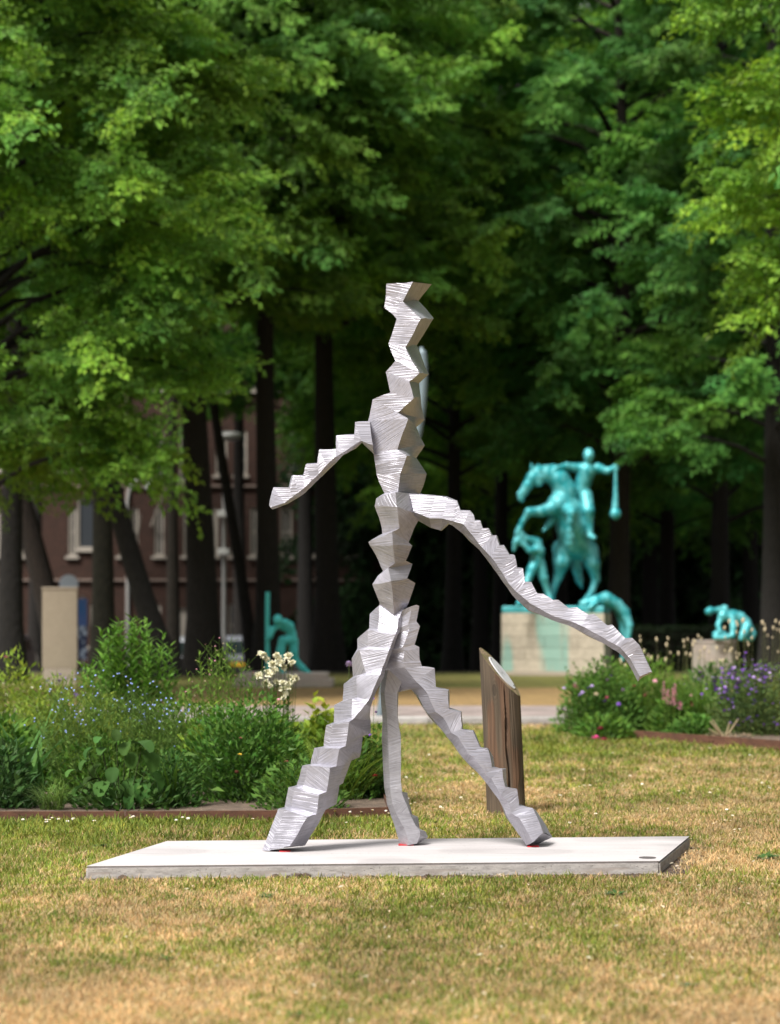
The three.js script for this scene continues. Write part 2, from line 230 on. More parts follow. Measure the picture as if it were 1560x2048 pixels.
function tree(o) {
  const r = rng(o.seed ?? Math.round(o.px * 7 + o.d)), x0 = gx(o.px, o.d), y0 = terrain(x0, -o.d);
  const t = thing('tree', o.label, 'tree', V(x0, y0, -o.d), 'trees of the wood behind the lawn');
  const lean = o.lean ?? [0, 0], hgt = o.h, n = 14, pts = [], rad = [];
  for (let i = 0; i <= n; i++) { const f = i / n; pts.push(V(lean[0] * f + .25 * (noise(f * 3, o.px) - .5) * f * 2, hgt * .9 * f, lean[1] * f)); rad.push(o.r * (1 - .72 * f) * (1 + .5 * Math.exp(-f * 22))); }
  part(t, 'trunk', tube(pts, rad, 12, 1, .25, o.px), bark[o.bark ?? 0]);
  const at = h => { const f = clamp(h / (hgt * .9), 0, 1); return V(lean[0] * f, h, lean[1] * f); };
  const wood = [], mats = [], cols = [], m4 = new THREE.Matrix4(), q4 = new THREE.Quaternion(), e = new THREE.Euler(), sh = o.shift ?? [0, 0];
  const nb = o.n ?? 46;
  for (let k = 0; k < nb; k++) {
    const u = Math.pow((k + r()) / nb, .95), h = lerp(o.cb, hgt, u), az = k * 2.39996 + r() * .9;
    const prof = o.R * lerp(o.low ?? .5, 1, Math.sin(Math.PI * clamp(u * .8 + .16, 0, 1))) * (u > .85 ? 1 - (u - .85) * 4 : 1), L = Math.max(.8, prof * (.72 + .42 * r()));
    const a = at(Math.max(1, h - .3 * L)), end = V(at(h).x + sh[0] * Math.sin(u * 3.1) + Math.cos(az) * L, h - .12 * L - (u < .25 ? .5 * r() : 0), at(h).z + sh[1] + Math.sin(az) * L);
    const mid = a.clone().lerp(end, .55); mid.y += (.2 + .12 * r()) * L;
    const curve = new THREE.QuadraticBezierCurve3(a, mid, end);
    wood.push(tube([0, .25, .5, .75, 1].map(f => curve.getPoint(f)), [.06, .045, .03, .02, .008].map(w => w * (L / 3) * (o.r / .25)), 5));
    const ns = Math.round(L * (o.dens ?? (o.d > 70 ? 3.2 : 4.8))) + 4, tone = vary([1, 1, 1], r, .2);
    for (let s = 0; s < ns; s++) {
      const f = .3 + .7 * Math.pow((s + r()) / ns, .8), p = curve.getPoint(f), side = (r() - .5) * 2, sp = (1.25 - f) * .9;
      p.x += -Math.sin(az) * side * sp; p.z += Math.cos(az) * side * sp; p.y += (r() - .5) * .85 * (.45 + .55 * L / o.R) - Math.abs(side) * .1;
      e.set((r() - .5) * 1.5, -az + side * .9 + (r() - .5) * .9, .45 - 1.0 * r(), 'YXZ'); q4.setFromEuler(e);
      const sc = (o.ss ?? (o.d > 70 ? 1.6 : 1.2)) * (.75 + .55 * r());
      mats.push(m4.clone().compose(p, q4, V(sc, sc, sc)));
      const y = r() * .4 + (o.yel ?? .2) * (.35 + .75 * r()), c = [lerp(.045, .25, y), lerp(.205, .455, y), lerp(.045, .042, y)];
      cols.push(C(c[0] * tone[0], c[1] * tone[1], c[2] * tone[2]));
    }
  }
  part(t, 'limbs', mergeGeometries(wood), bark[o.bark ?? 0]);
  const im = new THREE.InstancedMesh(sprays[Math.floor(r() * 4)], crownMat, mats.length); im.name = 'crown'; im.castShadow = im.receiveShadow = true;
  mats.forEach((m, i) => { im.setMatrixAt(i, m); im.setColorAt(i, cols[i]); }); im.userData.kind = 'stuff'; t.add(im);
  return t;
}
[
  { px: -40, d: 36, h: 17, r: .22, cb: 4.2, R: 3.75, n: 130, yel: .68, low: .68, dens: 5, bark: 1, ss: 1, label: 'near broad tree beyond the left edge, bright yellow-green boughs hanging lowest' },
  { px: 22, d: 46, h: 19, r: .26, cb: 7.5, R: 3.4, n: 40, yel: .3, bark: 1, label: 'dark upright trunk at the left edge of the photo' },
  { px: 408, d: 51, h: 21, r: .38, cb: 9.0, R: 4.1, n: 70, yel: .5, lean: [-.5, 0], shift: [1.5, 1], bark: 0, label: 'tree with the thickest straight dark trunk, right of the silver car' },
  { px: 338, d: 48, h: 19, r: .25, cb: 8.6, R: 3.2, n: 36, yel: .25, lean: [-5.2, .5], bark: 1, label: 'tree whose black trunk leans far to the left in front of the brick building' },
  { px: 208, d: 50, h: 20, r: .26, cb: 7.6, R: 3.4, n: 36, yel: .25, bark: 4, label: 'upright tree with mossy brown-green trunk right of the blank beige panel' },
  { px: 128, d: 53, h: 19, r: .3, cb: 6.2, R: 3.6, n: 36, yel: .3, lean: [-4, 0], bark: 3, label: 'tree with thick reddish leaning trunk behind the blank beige panel' },
  { px: 508, d: 56, h: 20, r: .16, cb: 9.5, R: 3.0, n: 32, yel: .2, lean: [-2.5, 0], bark: 1, label: 'tree with thin black slightly leaning trunk above the man with pole' },
  { px: 536, d: 52, h: 21, r: .3, cb: 10, R: 3.8, n: 50, yel: .5, bark: 0, label: 'straight tree standing directly behind the bronze man with pole' },
  { px: 655, d: 56, h: 21, r: .34, cb: 9.6, R: 4.5, n: 74, yel: .6, shift: [-.3, 2.2], bark: 0, label: 'tree left of the silver sculpture with crown spreading above its head' },
  { px: 348, d: 64, h: 20, r: .2, cb: 9.5, R: 3.4, n: 30, yel: .3, bark: 2, label: 'slender pale brown trunk between leaning black tree and thickest trunk' },
  { px: 905, d: 60, h: 15.5, r: .26, cb: 6.4, R: 3.9, n: 56, yel: .62, shift: [.4, .5], bark: 1, label: 'dark tree in the wood just right of the silver torso' },
  { px: 1000, d: 66, h: 24, r: .24, cb: 6.0, R: 5, n: 56, yel: .8, bark: 1, label: 'dark tree in the wood left of the bronze horse head' },
  { px: 1238, d: 57, h: 21, r: .3, cb: 6.2, R: 4.4, n: 58, yel: .12, bark: 2, label: 'brownish tree just right of the bronze rider with mace' },
  { px: 1335, d: 64, h: 21, r: .25, cb: 5.2, R: 4.4, n: 52, yel: .12, bark: 1, label: 'dark tree between the rider and the crouching bronze figure' },
  { px: 1438, d: 60, h: 21, r: .28, cb: 5.2, R: 4.2, n: 52, yel: .16, bark: 1, label: 'dark tree rising behind the crouching bronze figure' },
  { px: 1545, d: 51, h: 19, r: .26, cb: 5.4, R: 3.9, n: 56, yel: .16, bark: 1, label: 'green tree at the right edge behind the purple flowers' },
  { px: 1800, d: 34, h: 15, r: .22, cb: 6.4, R: 2.9, n: 48, yel: .95, bark: 1, ss: .95, label: 'near yellow-leaved tree reaching in from beyond the right edge' },
  { px: 3600, d: 13.5, h: 16, r: .24, cb: 2.6, R: 4.2, n: 60, yel: .5, bark: 1, ss: 1.3, label: 'tree just beyond the right edge level with the silver sculpture' },
  { px: 2600, d: 22, h: 17, r: .24, cb: 2.8, R: 4.0, n: 60, yel: .5, bark: 1, ss: 1.3, label: 'tree just beyond the right edge level with the right flower bed' },
  { px: 1120, d: 73, h: 25, r: .3, cb: 6.4, R: 4.8, n: 54, yel: .85, bark: 1, label: 'tall far tree behind the bronze horse and rider' },
  { px: 800, d: 72, h: 24, r: .3, cb: 8, R: 4.8, n: 54, yel: .45, bark: 1, label: 'tall far tree hidden behind the silver sculpture head' },
  { px: 610, d: 76, h: 24, r: .3, cb: 9.5, R: 4.8, n: 50, yel: .3, bark: 1, label: 'tall far tree right of the bronze man with pole' },
  { px: 1300, d: 78, h: 26, r: .3, cb: 5.6, R: 5, n: 52, yel: .35, bark: 1, label: 'tall far tree behind the clipped dark hedge' },
  { px: 1500, d: 76, h: 25, r: .3, cb: 5.4, R: 5, n: 52, yel: .3, bark: 1, label: 'tall far tree behind the right flower bed' },
  { px: 480, d: 80, h: 25, r: .26, cb: 11, R: 4.8, n: 46, yel: .3, bark: 0, label: 'tall far tree in front of the right part of the brick building' },
  { px: 70, d: 82, h: 25, r: .26, cb: 12, R: 5, n: 46, yel: .3, bark: 0, label: 'tall far tree in front of the left part of the brick building' },
  { px: 960, d: 84, h: 27, r: .3, cb: 6.5, R: 5.2, n: 50, yel: .4, bark: 1, label: 'farthest tall tree between silver torso and bronze horse' },
].forEach(tree);
{ // far wood closing the view behind the trees
  const r = rng(77), n = 2600, im = new THREE.InstancedMesh(sprays[1], crownMat, n), m = new THREE.Matrix4(), q = new THREE.Quaternion();
  for (let i = 0; i < n; i++) {
    const d = 90 + r() * 12, x = lerp(gx(760, d), gx(1900, d), r()), y = -1.2 + Math.pow(r(), 1.25) * 27, s = 4 + 3 * r();
    q.setFromEuler(new THREE.Euler((r() - .5) * .6, r() * 6.28, -.1 - .4 * r(), 'YXZ')); im.setMatrixAt(i, m.compose(V(x, y, -d), q, V(s, s, s)));
    const k = .5 + .5 * r(); im.setColorAt(i, C(.03 * k, .09 * k, .018 * k));
  }
  im.name = 'woods'; im.castShadow = im.receiveShadow = true; tag(im, 'dark green far wood closing the view behind the tree trunks', null, null, 'stuff'); scene.add(im);
}
// ---------------------------------------------------------------- brick building behind the trees
{
  const D = 95, x0 = gx(-160, D), x1 = gx(760, D), yb = -1.2, yt = 21, b = thing('brick_building', 'dark red brick building with white window frames behind the left trees', 'building', V((x0 + x1) / 2, yb, -D));
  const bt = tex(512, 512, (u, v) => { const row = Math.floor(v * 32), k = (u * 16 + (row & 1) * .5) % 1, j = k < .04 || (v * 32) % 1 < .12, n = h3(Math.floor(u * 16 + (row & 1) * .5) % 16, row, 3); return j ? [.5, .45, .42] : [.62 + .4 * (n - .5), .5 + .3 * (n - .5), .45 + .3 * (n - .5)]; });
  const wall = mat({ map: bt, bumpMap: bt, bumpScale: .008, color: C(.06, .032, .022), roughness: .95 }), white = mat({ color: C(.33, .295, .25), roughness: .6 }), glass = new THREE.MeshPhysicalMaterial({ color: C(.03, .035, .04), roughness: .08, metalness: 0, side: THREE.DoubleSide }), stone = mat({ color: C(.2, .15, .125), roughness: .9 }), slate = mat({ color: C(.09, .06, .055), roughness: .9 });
  const wins = [];  // photo rectangles
  const add = (a, c, d, e, v = 2, h = 2) => wins.push([a, c, d, e, v, h]);
  for (let i = 0; i < 5; i++) add(262 + i * 24, 279 + i * 24, 850 + i * 5, 945 + i * 4, 1, 3);
  for (let i = 0; i < 4; i++) add(70 + i * 40, 92 + i * 40, 852, 940, 2, 3);
  for (const x of [-90, -50, -10]) add(x, x + 24, 856, 940, 2, 3);
  for (const [x, w] of [[-80, 24], [-30, 30], [44, 16], [64, 16], [136, 18], [237, 17], [260, 17], [308, 20], [366, 18], [424, 12], [460, 20], [500, 22], [560, 24], [620, 24], [690, 24]]) add(x, x + w, 1015, 1112, 2, 2);
  for (const x of [430, 470, 520, 580, 650, 710]) add(x, x + 24, 860, 950, 2, 3);
  for (const x of [180, 300, 456, 520, 600, 680, -60, 20]) add(x, x + 22, 1208, 1292, 2, 2);
  for (let x = -130; x < 750; x += 48) add(x, x + 24, 690, 780, 2, 3);
  const door = [354, 392, 1216, 1330], bay = [154, 190, 996, 1098];
  const all = [...wins, door, bay].map(q => [gx(q[0], D), gx(q[1], D), gy(q[3], D), gy(q[2], D), q[4], q[5]]);
  const sh = new THREE.Shape([[x0, yb], [x1, yb], [x1, yt], [x0, yt]].map(q => new THREE.Vector2(...q)));
  for (const [a, c, d, e] of all) sh.holes.push(new THREE.Path([[a, d], [a, e], [c, e], [c, d]].map(q => new THREE.Vector2(...q))));
  const wg = new THREE.ExtrudeGeometry(sh, { depth: .35, bevelEnabled: false }); wg.translate(0, 0, -D - .35);
  const uv = wg.attributes.uv; for (let i = 0; i < uv.count; i++) uv.setXY(i, uv.getX(i) / 3.2, uv.getY(i) / 2.2);
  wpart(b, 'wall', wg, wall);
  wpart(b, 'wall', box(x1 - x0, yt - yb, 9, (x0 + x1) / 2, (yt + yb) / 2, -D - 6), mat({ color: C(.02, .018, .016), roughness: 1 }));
  all.forEach(([a, c, d, e, nv = 1, nh = 1], i) => {
    const fr = [], t = .09, z = -D - .12;
    fr.push(box(c - a, t, .12, (a + c) / 2, e - t / 2, z), box(c - a, t, .12, (a + c) / 2, d + t / 2, z), box(t, e - d - 2 * t, .12, a + t / 2, (d + e) / 2, z), box(t, e - d - 2 * t, .12, c - t / 2, (d + e) / 2, z));
    if (i >= wins.length && i === wins.length) { const dr = wpart(b, 'door', mergeGeometries([...fr, box(c - a - 2 * t, e - d - 2 * t, .06, (a + c) / 2, (d + e) / 2, z - .03)]), white); wpart(dr, 'panel', mergeGeometries([0, 1].map(k => box((c - a) * .3, (e - d) * .36, .03, lerp(a, c, .31 + .38 * k), lerp(d, e, .3), z + .02))), stone); return; }
    for (let k = 1; k < nv; k++) fr.push(box(.05, e - d - 2 * t, .08, lerp(a, c, k / nv), (d + e) / 2, z));
    for (let k = 1; k < nh; k++) fr.push(box((c - a) / nv - t, .05, .07, lerp(a, c, .25), lerp(d, e, k / nh), z), ...(nv > 1 ? [box((c - a) / nv - t, .05, .07, lerp(a, c, .75), lerp(d, e, k / nh), z)] : []));
    const w = wpart(b, i === wins.length + 1 ? 'bay_window' : 'window', mergeGeometries(fr), white);
    wpart(w, 'pane', box(c - a - t, e - d - t, .02, (a + c) / 2, (d + e) / 2, z - .05), glass);
    wpart(w, 'sill', box(c - a + .2, .12, .3, (a + c) / 2, d - .065, -D + .02), white);
  });
  for (const y of [972, 1160]) wpart(b, 'stone_band', box(x1 - x0, .09, .2, (x0 + x1) / 2, gy(y, D), -D + .06), stone);
  const pole = [[340, 958, 303, 1052], [282, 1030, 262, 1160]];
  for (const [a, c, d, e] of pole) wpart(b, 'flagpole', tube([P(d, e, D - .1), P(a, c, D - 1.6)], [.06, .04], 8), white);
  wpart(b, 'downpipe', tube([V(gx(255, D), yb, -D + .16), V(gx(255, D), yt, -D + .16)], [.07, .07], 8), stone);
  const roof = new THREE.BufferGeometry(); { const z0 = -D + .6, z1 = -D - 6, y2 = yt + 5; const g = geom([x0 - .5, yt - .1, z0, x1 + .5, yt - .1, z0, x1 + .5, y2, z1, x0 - .5, y2, z1, x0 - .5, yt - .1, z1 - 6, x1 + .5, yt - .1, z1 - 6], [0, 1, 2, 0, 2, 3, 3, 2, 5, 3, 5, 4], [0, 0, 1, 0, 1, 1, 0, 1, 0, 0, 1, 0]); wpart(b, 'roof', g, slate); }
}
// ---------------------------------------------------------------- street behind the trees
{
  const g = new THREE.BoxGeometry(120, .2, 14, 1, 1, 1); g.translate(-30, -.838, -74);
  structure('road', g, mat({ color: C(.05, .048, .046), roughness: .95 }), 'dark asphalt street behind the tree trunks');
  const car = (px, d, paint, label) => {
    const c = thing('parked_car', label, 'car', V(gx(px, d), -.738, -d), 'cars parked in the street behind the trees');
    const prof = new THREE.Shape([[-2, .32], [-2.02, .75], [-1.95, .92], [-1.72, 1.36], [-1.5, 1.45], [.2, 1.46], [.55, 1.38], [1.15, .98], [1.9, .84], [2.03, .6], [2, .3]].map(q => new THREE.Vector2(...q)));
    const bg = new THREE.ExtrudeGeometry(prof, { depth: 1.56, bevelEnabled: true, bevelSize: .06, bevelThickness: .07, bevelSegments: 3 }); bg.translate(0, 0, -.78); bg.rotateY(-Math.PI / 2);   // rear towards +z
    bg.scale(1, 1, -1); bg.computeVertexNormals();
    // after rotation the length runs along z; rear (-2) sits at +z
    const body = part(c, 'body', bg, new THREE.MeshPhysicalMaterial({ color: paint, metalness: .3, roughness: .35, clearcoat: 1, side: THREE.DoubleSide }));
    const rearZ = new THREE.Box3().setFromObject(body).max.z - c.position.z, gm = new THREE.MeshPhysicalMaterial({ color: C(.02, .03, .03), roughness: .06, side: THREE.DoubleSide });
    const sg = Math.sign(rearZ);
    const rw = box(1.22, .44, .02); rw.rotateX(-.48); rw.translate(0, 1.15, sg * 1.93); part(c, 'rear_window', rw, gm);
    for (const s of [-1, 1]) { part(c, 'side_window', box(.02, .34, 1.9, s * .86, 1.18, .55), gm); part(c, 'tail_light', box(.16, .3, .06, s * .68, .84, 2.06, .02), mat({ color: C(.3, .01, .01), roughness: .3 })); }
    part(c, 'number_plate', box(.5, .12, .02, 0, .6, 2.11), mat({ color: C(.85, .5, .03), roughness: .5 }));
    part(c, 'bumper', box(1.7, .2, .1, 0, .42, 2.04, .03), mat({ color: C(.05, .05, .05) }));
    for (const s of [-1, 1]) for (const z of [-1.25, 1.25]) { const tg = new THREE.TorusGeometry(.235, .085, 8, 20); tg.rotateY(Math.PI / 2); tg.translate(s * .74, .32, z); const ty = part(c, 'wheel', tg, mat({ color: C(.02, .02, .02) })); const rg = new THREE.CylinderGeometry(.2, .2, .1, 14); rg.rotateZ(Math.PI / 2); rg.translate(s * .76, .32, z); part(ty, 'rim', rg, mat({ color: C(.5, .5, .5), metalness: .7, roughness: .3 })); }
  };
  car(378, 69.5, C(.36, .37, .4), 'silver car with yellow number plate seen between two dark trunks');
  car(482, 72, C(.16, .17, .2), 'dark grey car right of the thickest trunk');
  car(4, 72, C(.3, .3, .34), 'grey car at the left edge behind the trees');
  // street lamp on a pole with two boxes, and a hanging lamp
  const sm = mat({ color: C(.33, .33, .32), metalness: .4, roughness: .5 }), d = 67, l = thing('street_lamp', 'grey street lamp post with two small boxes right of the thickest trunk', 'street lamp', V(gx(448, d), -.75, -d));
  wpart(l, 'pole', tube([V(gx(448, d), -.75, -d), V(gx(448, d), gy(880, d), -d)], [.08, .05], 10), sm);
  for (const y of [1028, 1104]) wpart(l, 'box', box(.34, .2, .24, gx(448, d), gy(y, d), -d + .16, .03), mat({ color: C(.6, .6, .58) }));
  { const hg = new THREE.SphereGeometry(.3, 16, 10); hg.scale(1.3, .5, .8); hg.translate(gx(448, d) + .2, gy(872, d), -d); wpart(l, 'lamp_head', hg, sm); }
  const d2 = 66, hl = thing('street_lamp', 'white oval street lamp on a slim pole in front of the brick building', 'street lamp', V(gx(256, d2), -.75, -d2));
  wpart(hl, 'pole', tube(seg([V(gx(256, d2), -.75, -d2), P(256, 1100, d2), P(258, 985, d2), P(272, 962, d2), P(303, 962, d2)], 20), Array(21).fill(.055), 8), sm);
  { const hg = new THREE.SphereGeometry(.22, 18, 12); hg.scale(1, .62, 1); hg.translate(gx(303, d2), gy(973, d2), -d2); wpart(hl, 'lamp_head', hg, mat({ color: C(.75, .76, .74), roughness: .3 })); }
  // round sign behind the panel and blue banner
  const d3 = 56, rs = thing('road_sign', 'round grey road sign just above the blank beige panel', 'road sign', V(gx(138, d3), terrain(0, -d3), -d3));
  wpart(rs, 'post', tube([V(gx(138, d3), -.1, -d3), V(gx(138, d3), gy(1170, d3), -d3)], [.035, .035], 8), sm);
  { const sg = new THREE.CylinderGeometry(.24, .24, .02, 28); sg.rotateX(Math.PI / 2); sg.translate(gx(138, d3), gy(1168, d3), -d3 + .05); wpart(rs, 'disc', sg, mat({ color: C(.34, .38, .45), metalness: .3, roughness: .5 })); }
  const d4 = 58, bb = thing('banner', 'narrow blue banner right behind the blank beige panel', 'banner', V(gx(165, d4), terrain(0, -d4), -d4));
  wpart(bb, 'post', tube([V(gx(165, d4), -.3, -d4 - .04), V(gx(165, d4), gy(1192, d4), -d4 - .04)], [.03, .03], 8), sm);
  const bl = tex(64, 256, (u, v) => v > .55 ? [.03 + .03 * tnoise(u * 4, v * 9, 4, 9, 1), .1, .26] : tnoise(u * 5, v * 14, 5, 14, 4) > .62 ? [.3, .36, .45] : [.02, .035, .08]);
  wpart(bb, 'cloth', box(.24, 1.6, .02, gx(165, d4), gy(1258, d4), -d4), mat({ map: bl, roughness: .8 }));
}
{ // blank panel on its base
  const d = 44, p = thing('information_panel', 'blank beige upright panel left of the leafy bush', 'panel', V(gx(120, d), 0, -d)), pm = tex(128, 256, (u, v) => .86 + .14 * tnoise(u * 40, v * 60, 40, 60, 5) - .06 * tnoise(u * 6, v * 9, 6, 9, 6));
  const w = 70 * d / F; wpart(p, 'board', box(w, gy(1178, d) - .33, .09, gx(120, d), (gy(1178, d) + .33) / 2, -d, .012), mat({ color: C(.38, .315, .235), map: pm, roughness: .85 }));
  wpart(p, 'top_rim', box(w + .03, .035, .12, gx(120, d), gy(1178, d) + .018, -d, .006), mat({ color: C(.42, .35, .27) }));
  wpart(p, 'base', box(w * .94, .325, .12, gx(120, d), .1625, -d, .01), mat({ color: C(.44, .37, .3), map: pm }));
}
{ // clipped hedge behind the statues on the right
  const r = rng(5), b = new LB(), d = 57; const o = thing('hedge', 'low dark clipped hedge behind the crouching bronze figure', 'hedge', V(gx(1400, d), 0, -d));
  const x0 = gx(1255, d), x1 = gx(1800, d), hh = gy(1258, d);
  for (let i = 0; i < 5200; i++) { const f = r(), front = r() < .62, p = V(lerp(x0, x1, f), front ? r() * hh : hh + (r() - .5) * .12, front ? -d + .45 + (r() - .5) * .15 : -d + (r() - .5) * .9); b.leaf(p, rdir(r, -.3, .8), V(0, 1, .3), .1 + .05 * r(), .06, vary([.03, .06, .018], r, .4), .1); }
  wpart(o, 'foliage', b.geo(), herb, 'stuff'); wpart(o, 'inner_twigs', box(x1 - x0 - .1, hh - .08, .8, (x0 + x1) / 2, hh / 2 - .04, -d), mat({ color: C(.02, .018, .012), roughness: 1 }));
}

// ---------------------------------------------------------------- patina bronzes
const patT = tex(256, 256, (u, v) => { const n = tnoise(u * 9, v * 4, 9, 4, 2) * .5 + tnoise(u * 26, v * 14, 26, 14, 3) * .5, k = smooth(.28, .66, n), dk = smooth(.62, .74, tnoise(u * 16 + 3, v * 7, 16, 7, 8)); return [lerp(lerp(.022, .13, k), .06, dk * .5), lerp(lerp(.33, .53, k), .28, dk * .5), lerp(lerp(.37, .57, k), .29, dk * .5)]; });
const patina = mat({ map: patT, color: C(.95, .95, .95), roughness: .45, metalness: .25 });
const caps = (f, s, list) => list.map(([x, y, z, r, X, Y, Z, R]) => { const a = f(x, y, z), b = f(X, Y, Z); return [a.x, a.y, a.z, r * s, b.x, b.y, b.z, R * s]; });
const chain = (...q) => q.slice(1).map((b, i) => [...q[i], ...b]);
const course = (parent, name, W, Hh, Dp, rows, cols, mats, seed) => {   // stone courses with recessed joints, local coordinates, front at +Dp/2
  const r = rng(seed); part(parent, 'core', box(W - .05, Hh - .02, Dp - .05, 0, Hh / 2 - .01, 0), mat({ color: C(.2, .17, .13), roughness: 1 }));
  const rh = Hh / rows, gs = {};
  for (let j = 0; j < rows; j++) {
    const cut = [0]; for (let i = 1; i < cols; i++) cut.push((i + (j % 2 ? -.25 : .2) + (r() - .5) * .2) / cols); cut.push(1);
    for (let i = 0; i < cols; i++) for (const s of [-1, 1]) { const w = (cut[i + 1] - cut[i]) * W - .007, bg = box(w, rh - .007, .14, 0, 0, 0, .008), q = bg.attributes.uv, pp = bg.attributes.position; for (let k = 0; k < q.count; k++) q.setXY(k, (cut[i] + cut[i + 1]) / 2 + pp.getX(k) / W, (j + .5) / rows + pp.getY(k) / Hh); part(parent, name, bg, mats[Math.floor(r() * mats.length)]).position.set(-W / 2 + (cut[i] + cut[i + 1]) / 2 * W, (j + .5) * rh, s * (Dp / 2 - .07 + (r() - .5) * .008)); }
    for (const s of [-1, 1]) for (let i = 0; i < 2; i++) part(parent, name, box(.14, rh - .014, (Dp - .3) / 2 - .014, 0, 0, 0, .012), mats[Math.floor(r() * mats.length)]).position.set(s * (W / 2 - .07 - .003), (j + .5) * rh, -Dp / 4 + .075 + i * (Dp / 2 - .15));
  }
};
const stain = (seed, base, amt) => { const r = rng(seed), ox = r() * 9; return tex(256, 128, (u, v) => { const run = smooth(.42, .66, tnoise(u * 6 + ox, v * .7 + seed, 64, 64, seed)) * (.4 + .7 * tnoise(u * 24, v * 3, 64, 64, seed + 1)) * amt, g = .85 + .25 * tnoise(u * 40, v * 24, 64, 64, seed + 2) - .16 * tnoise(u * 6, v * 4, 64, 64, seed + 3), q = [.22, .42, .36]; return base.map((c, k) => lerp(c * g, q[k], clamp(run, 0, .8))); }); };
{
  const D = 51, s = D / F / 4.097, Z = (x, y, z = 0) => P(980 + x / 4.097, 880 + y / 4.097, D - z), a = 10 * Math.PI / 180;
  // pedestal
  const W = 206 * D / F, top = gy(1226, D), pd = thing('stone_pedestal', 'large pale stone block pedestal with green stains under the bronze horse', 'pedestal', V(gx(1120, D), 0, -D - .9)); pd.rotation.y = -a;
  const stT = stain(1, [.5, .435, .345], 1.15); course(pd, 'stone_block', W, top - .1, 2.1, 5, 3, [1, .93, 1.06].map(k => mat({ map: stT, color: C(k, k, k), roughness: .95 })), 3);
  part(pd, 'plinth_course', box(W + .12, .1, 2.22, 0, .05, 0, .01), mat({ color: C(.4, .34, .27), roughness: 1 })); pd.children.forEach(c => { if (c.name === 'stone_block' || c.name === 'core') c.position.y += .1; });
  // bronze group
  const st = thing('bronze_statue', 'turquoise bronze group of a rearing horse and rider swinging a mace', 'statue', V(gx(1120, D), top, -D - .9));
  const bp = box(W - .02, .16, 2.06, 0, 0, 0, .03); bp.rotateY(-a); bp.translate(gx(1120, D), top + .08, -D - .9); wpart(st, 'base_plate', bp, patina);
  const K = (list, k, cell) => sdfBody(caps(Z, s, list), cell, k);
  const horse = [...chain([252, 478, .38, 25], [275, 425, .37, 34], [305, 375, .36, 40], [350, 310, .32, 52], [388, 258, .25, 46]), [395, 345, .34, 40, 400, 320, .32, 52], [236, 440, .4, 18, 262, 500, .38, 16],
    ...chain([342, 235, .36, 17], [338, 192, .36, 6]), ...chain([392, 228, .2, 15], [396, 196, .2, 6]),
    ...chain([395, 265, .25, 52], [470, 278, .2, 62], [560, 325, .16, 82], [615, 415, .12, 92], [600, 500, .12, 105]), ...chain([430, 232, .22, 24], [520, 228, .16, 28], [610, 290, .1, 30], [670, 380, .06, 26]),
    ...chain([560, 520, .25, 88], [630, 570, .1, 112], [670, 700, -.05, 128], [690, 840, -.25, 122]), [615, 890, -.35, 90, 775, 890, -.4, 92],
    ...chain([520, 555, .3, 60], [420, 585, .42, 42], [320, 590, .52, 34], [268, 665, .52, 20], [240, 730, .5, 24], [225, 765, .5, 26]),
    ...chain([640, 560, .25, 62], [665, 596, .72, 38], [657, 670, .74, 22], [652, 745, .7, 22], [655, 790, .64, 34], [655, 845, .6, 38]),
    ...chain([600, 900, -.35, 94], [588, 1000, -.25, 68], [560, 1120, -.4, 34], [520, 1220, -.35, 26], [497, 1295, -.28, 30], [480, 1330, -.22, 34]),
    ...chain([800, 910, -.4, 92], [838, 1010, -.3, 62], [868, 1140, -.45, 33], [835, 1240, -.38, 25], [805, 1300, -.33, 30], [780, 1335, -.25, 40]),
    ...chain([700, 930, -.75, 38], [712, 1060, -.85, 42], [732, 1150, -.85, 30], [752, 1210, -.85, 10])];
  wpart(st, 'horse', K(horse, .05, .026), patina);
  const rider = [...chain([808, 105, .12, 40], [808, 128, .14, 44], [806, 158, .15, 32]), [808, 168, .1, 25, 800, 215, .05, 36], [800, 130, .26, 8, 800, 145, .27, 9], [728, 232, .02, 42, 876, 232, .02, 42],
    ...chain([795, 250, .02, 72], [768, 330, -.02, 66], [748, 410, -.05, 62], [755, 470, -.1, 72]), ...chain([722, 230, .02, 40], [625, 216, .12, 31], [545, 232, .26, 22], [512, 258, .3, 22]),
    ...chain([880, 226, .04, 40], [962, 256, .12, 29], [1030, 222, .16, 20]), [1022, 212, .18, 16, 1040, 238, .18, 16],
    ...chain([780, 455, 0, 60], [805, 580, .22, 50], [812, 690, .16, 34], [818, 785, .2, 25], [852, 802, .34, 20]), ...chain([520, 640, .12, 40], [478, 690, .2, 28], [440, 742, .3, 14])];
  wpart(st, 'rider', K(rider, .03, .018), patina);
  wpart(st, 'mace', K([[1028, 238, .2, 14, 1030, 400, .22, 17], [1030, 400, .22, 17, 1026, 560, .24, 28], [1028, 602, .24, 46, 1028, 606, .24, 46]], .015, .014), patina);
  const stand = [...chain([345, 1060, .3, 40], [300, 1165, .4, 28], [262, 1290, .45, 22], [235, 1345, .5, 24]), ...chain([405, 1010, .2, 50], [440, 1130, .2, 36], [475, 1250, .15, 22], [500, 1335, .2, 24]), ...chain([378, 1010, .22, 52], [388, 910, .26, 58], [372, 842, .28, 46]), [375, 1010, .24, 50, 345, 1060, .3, 42],
    ...chain([395, 840, .24, 34], [385, 900, .38, 27], [325, 905, .46, 26], [272, 850, .48, 22], [250, 760, .5, 20]), ...chain([350, 822, .34, 30], [296, 812, .44, 26], [262, 770, .5, 20]), ...chain([236, 800, .45, 36], [222, 830, .46, 36]), [205, 850, .46, 24, 196, 905, .46, 12]];
  wpart(st, 'standing_figure', K(stand, .03, .018), patina);
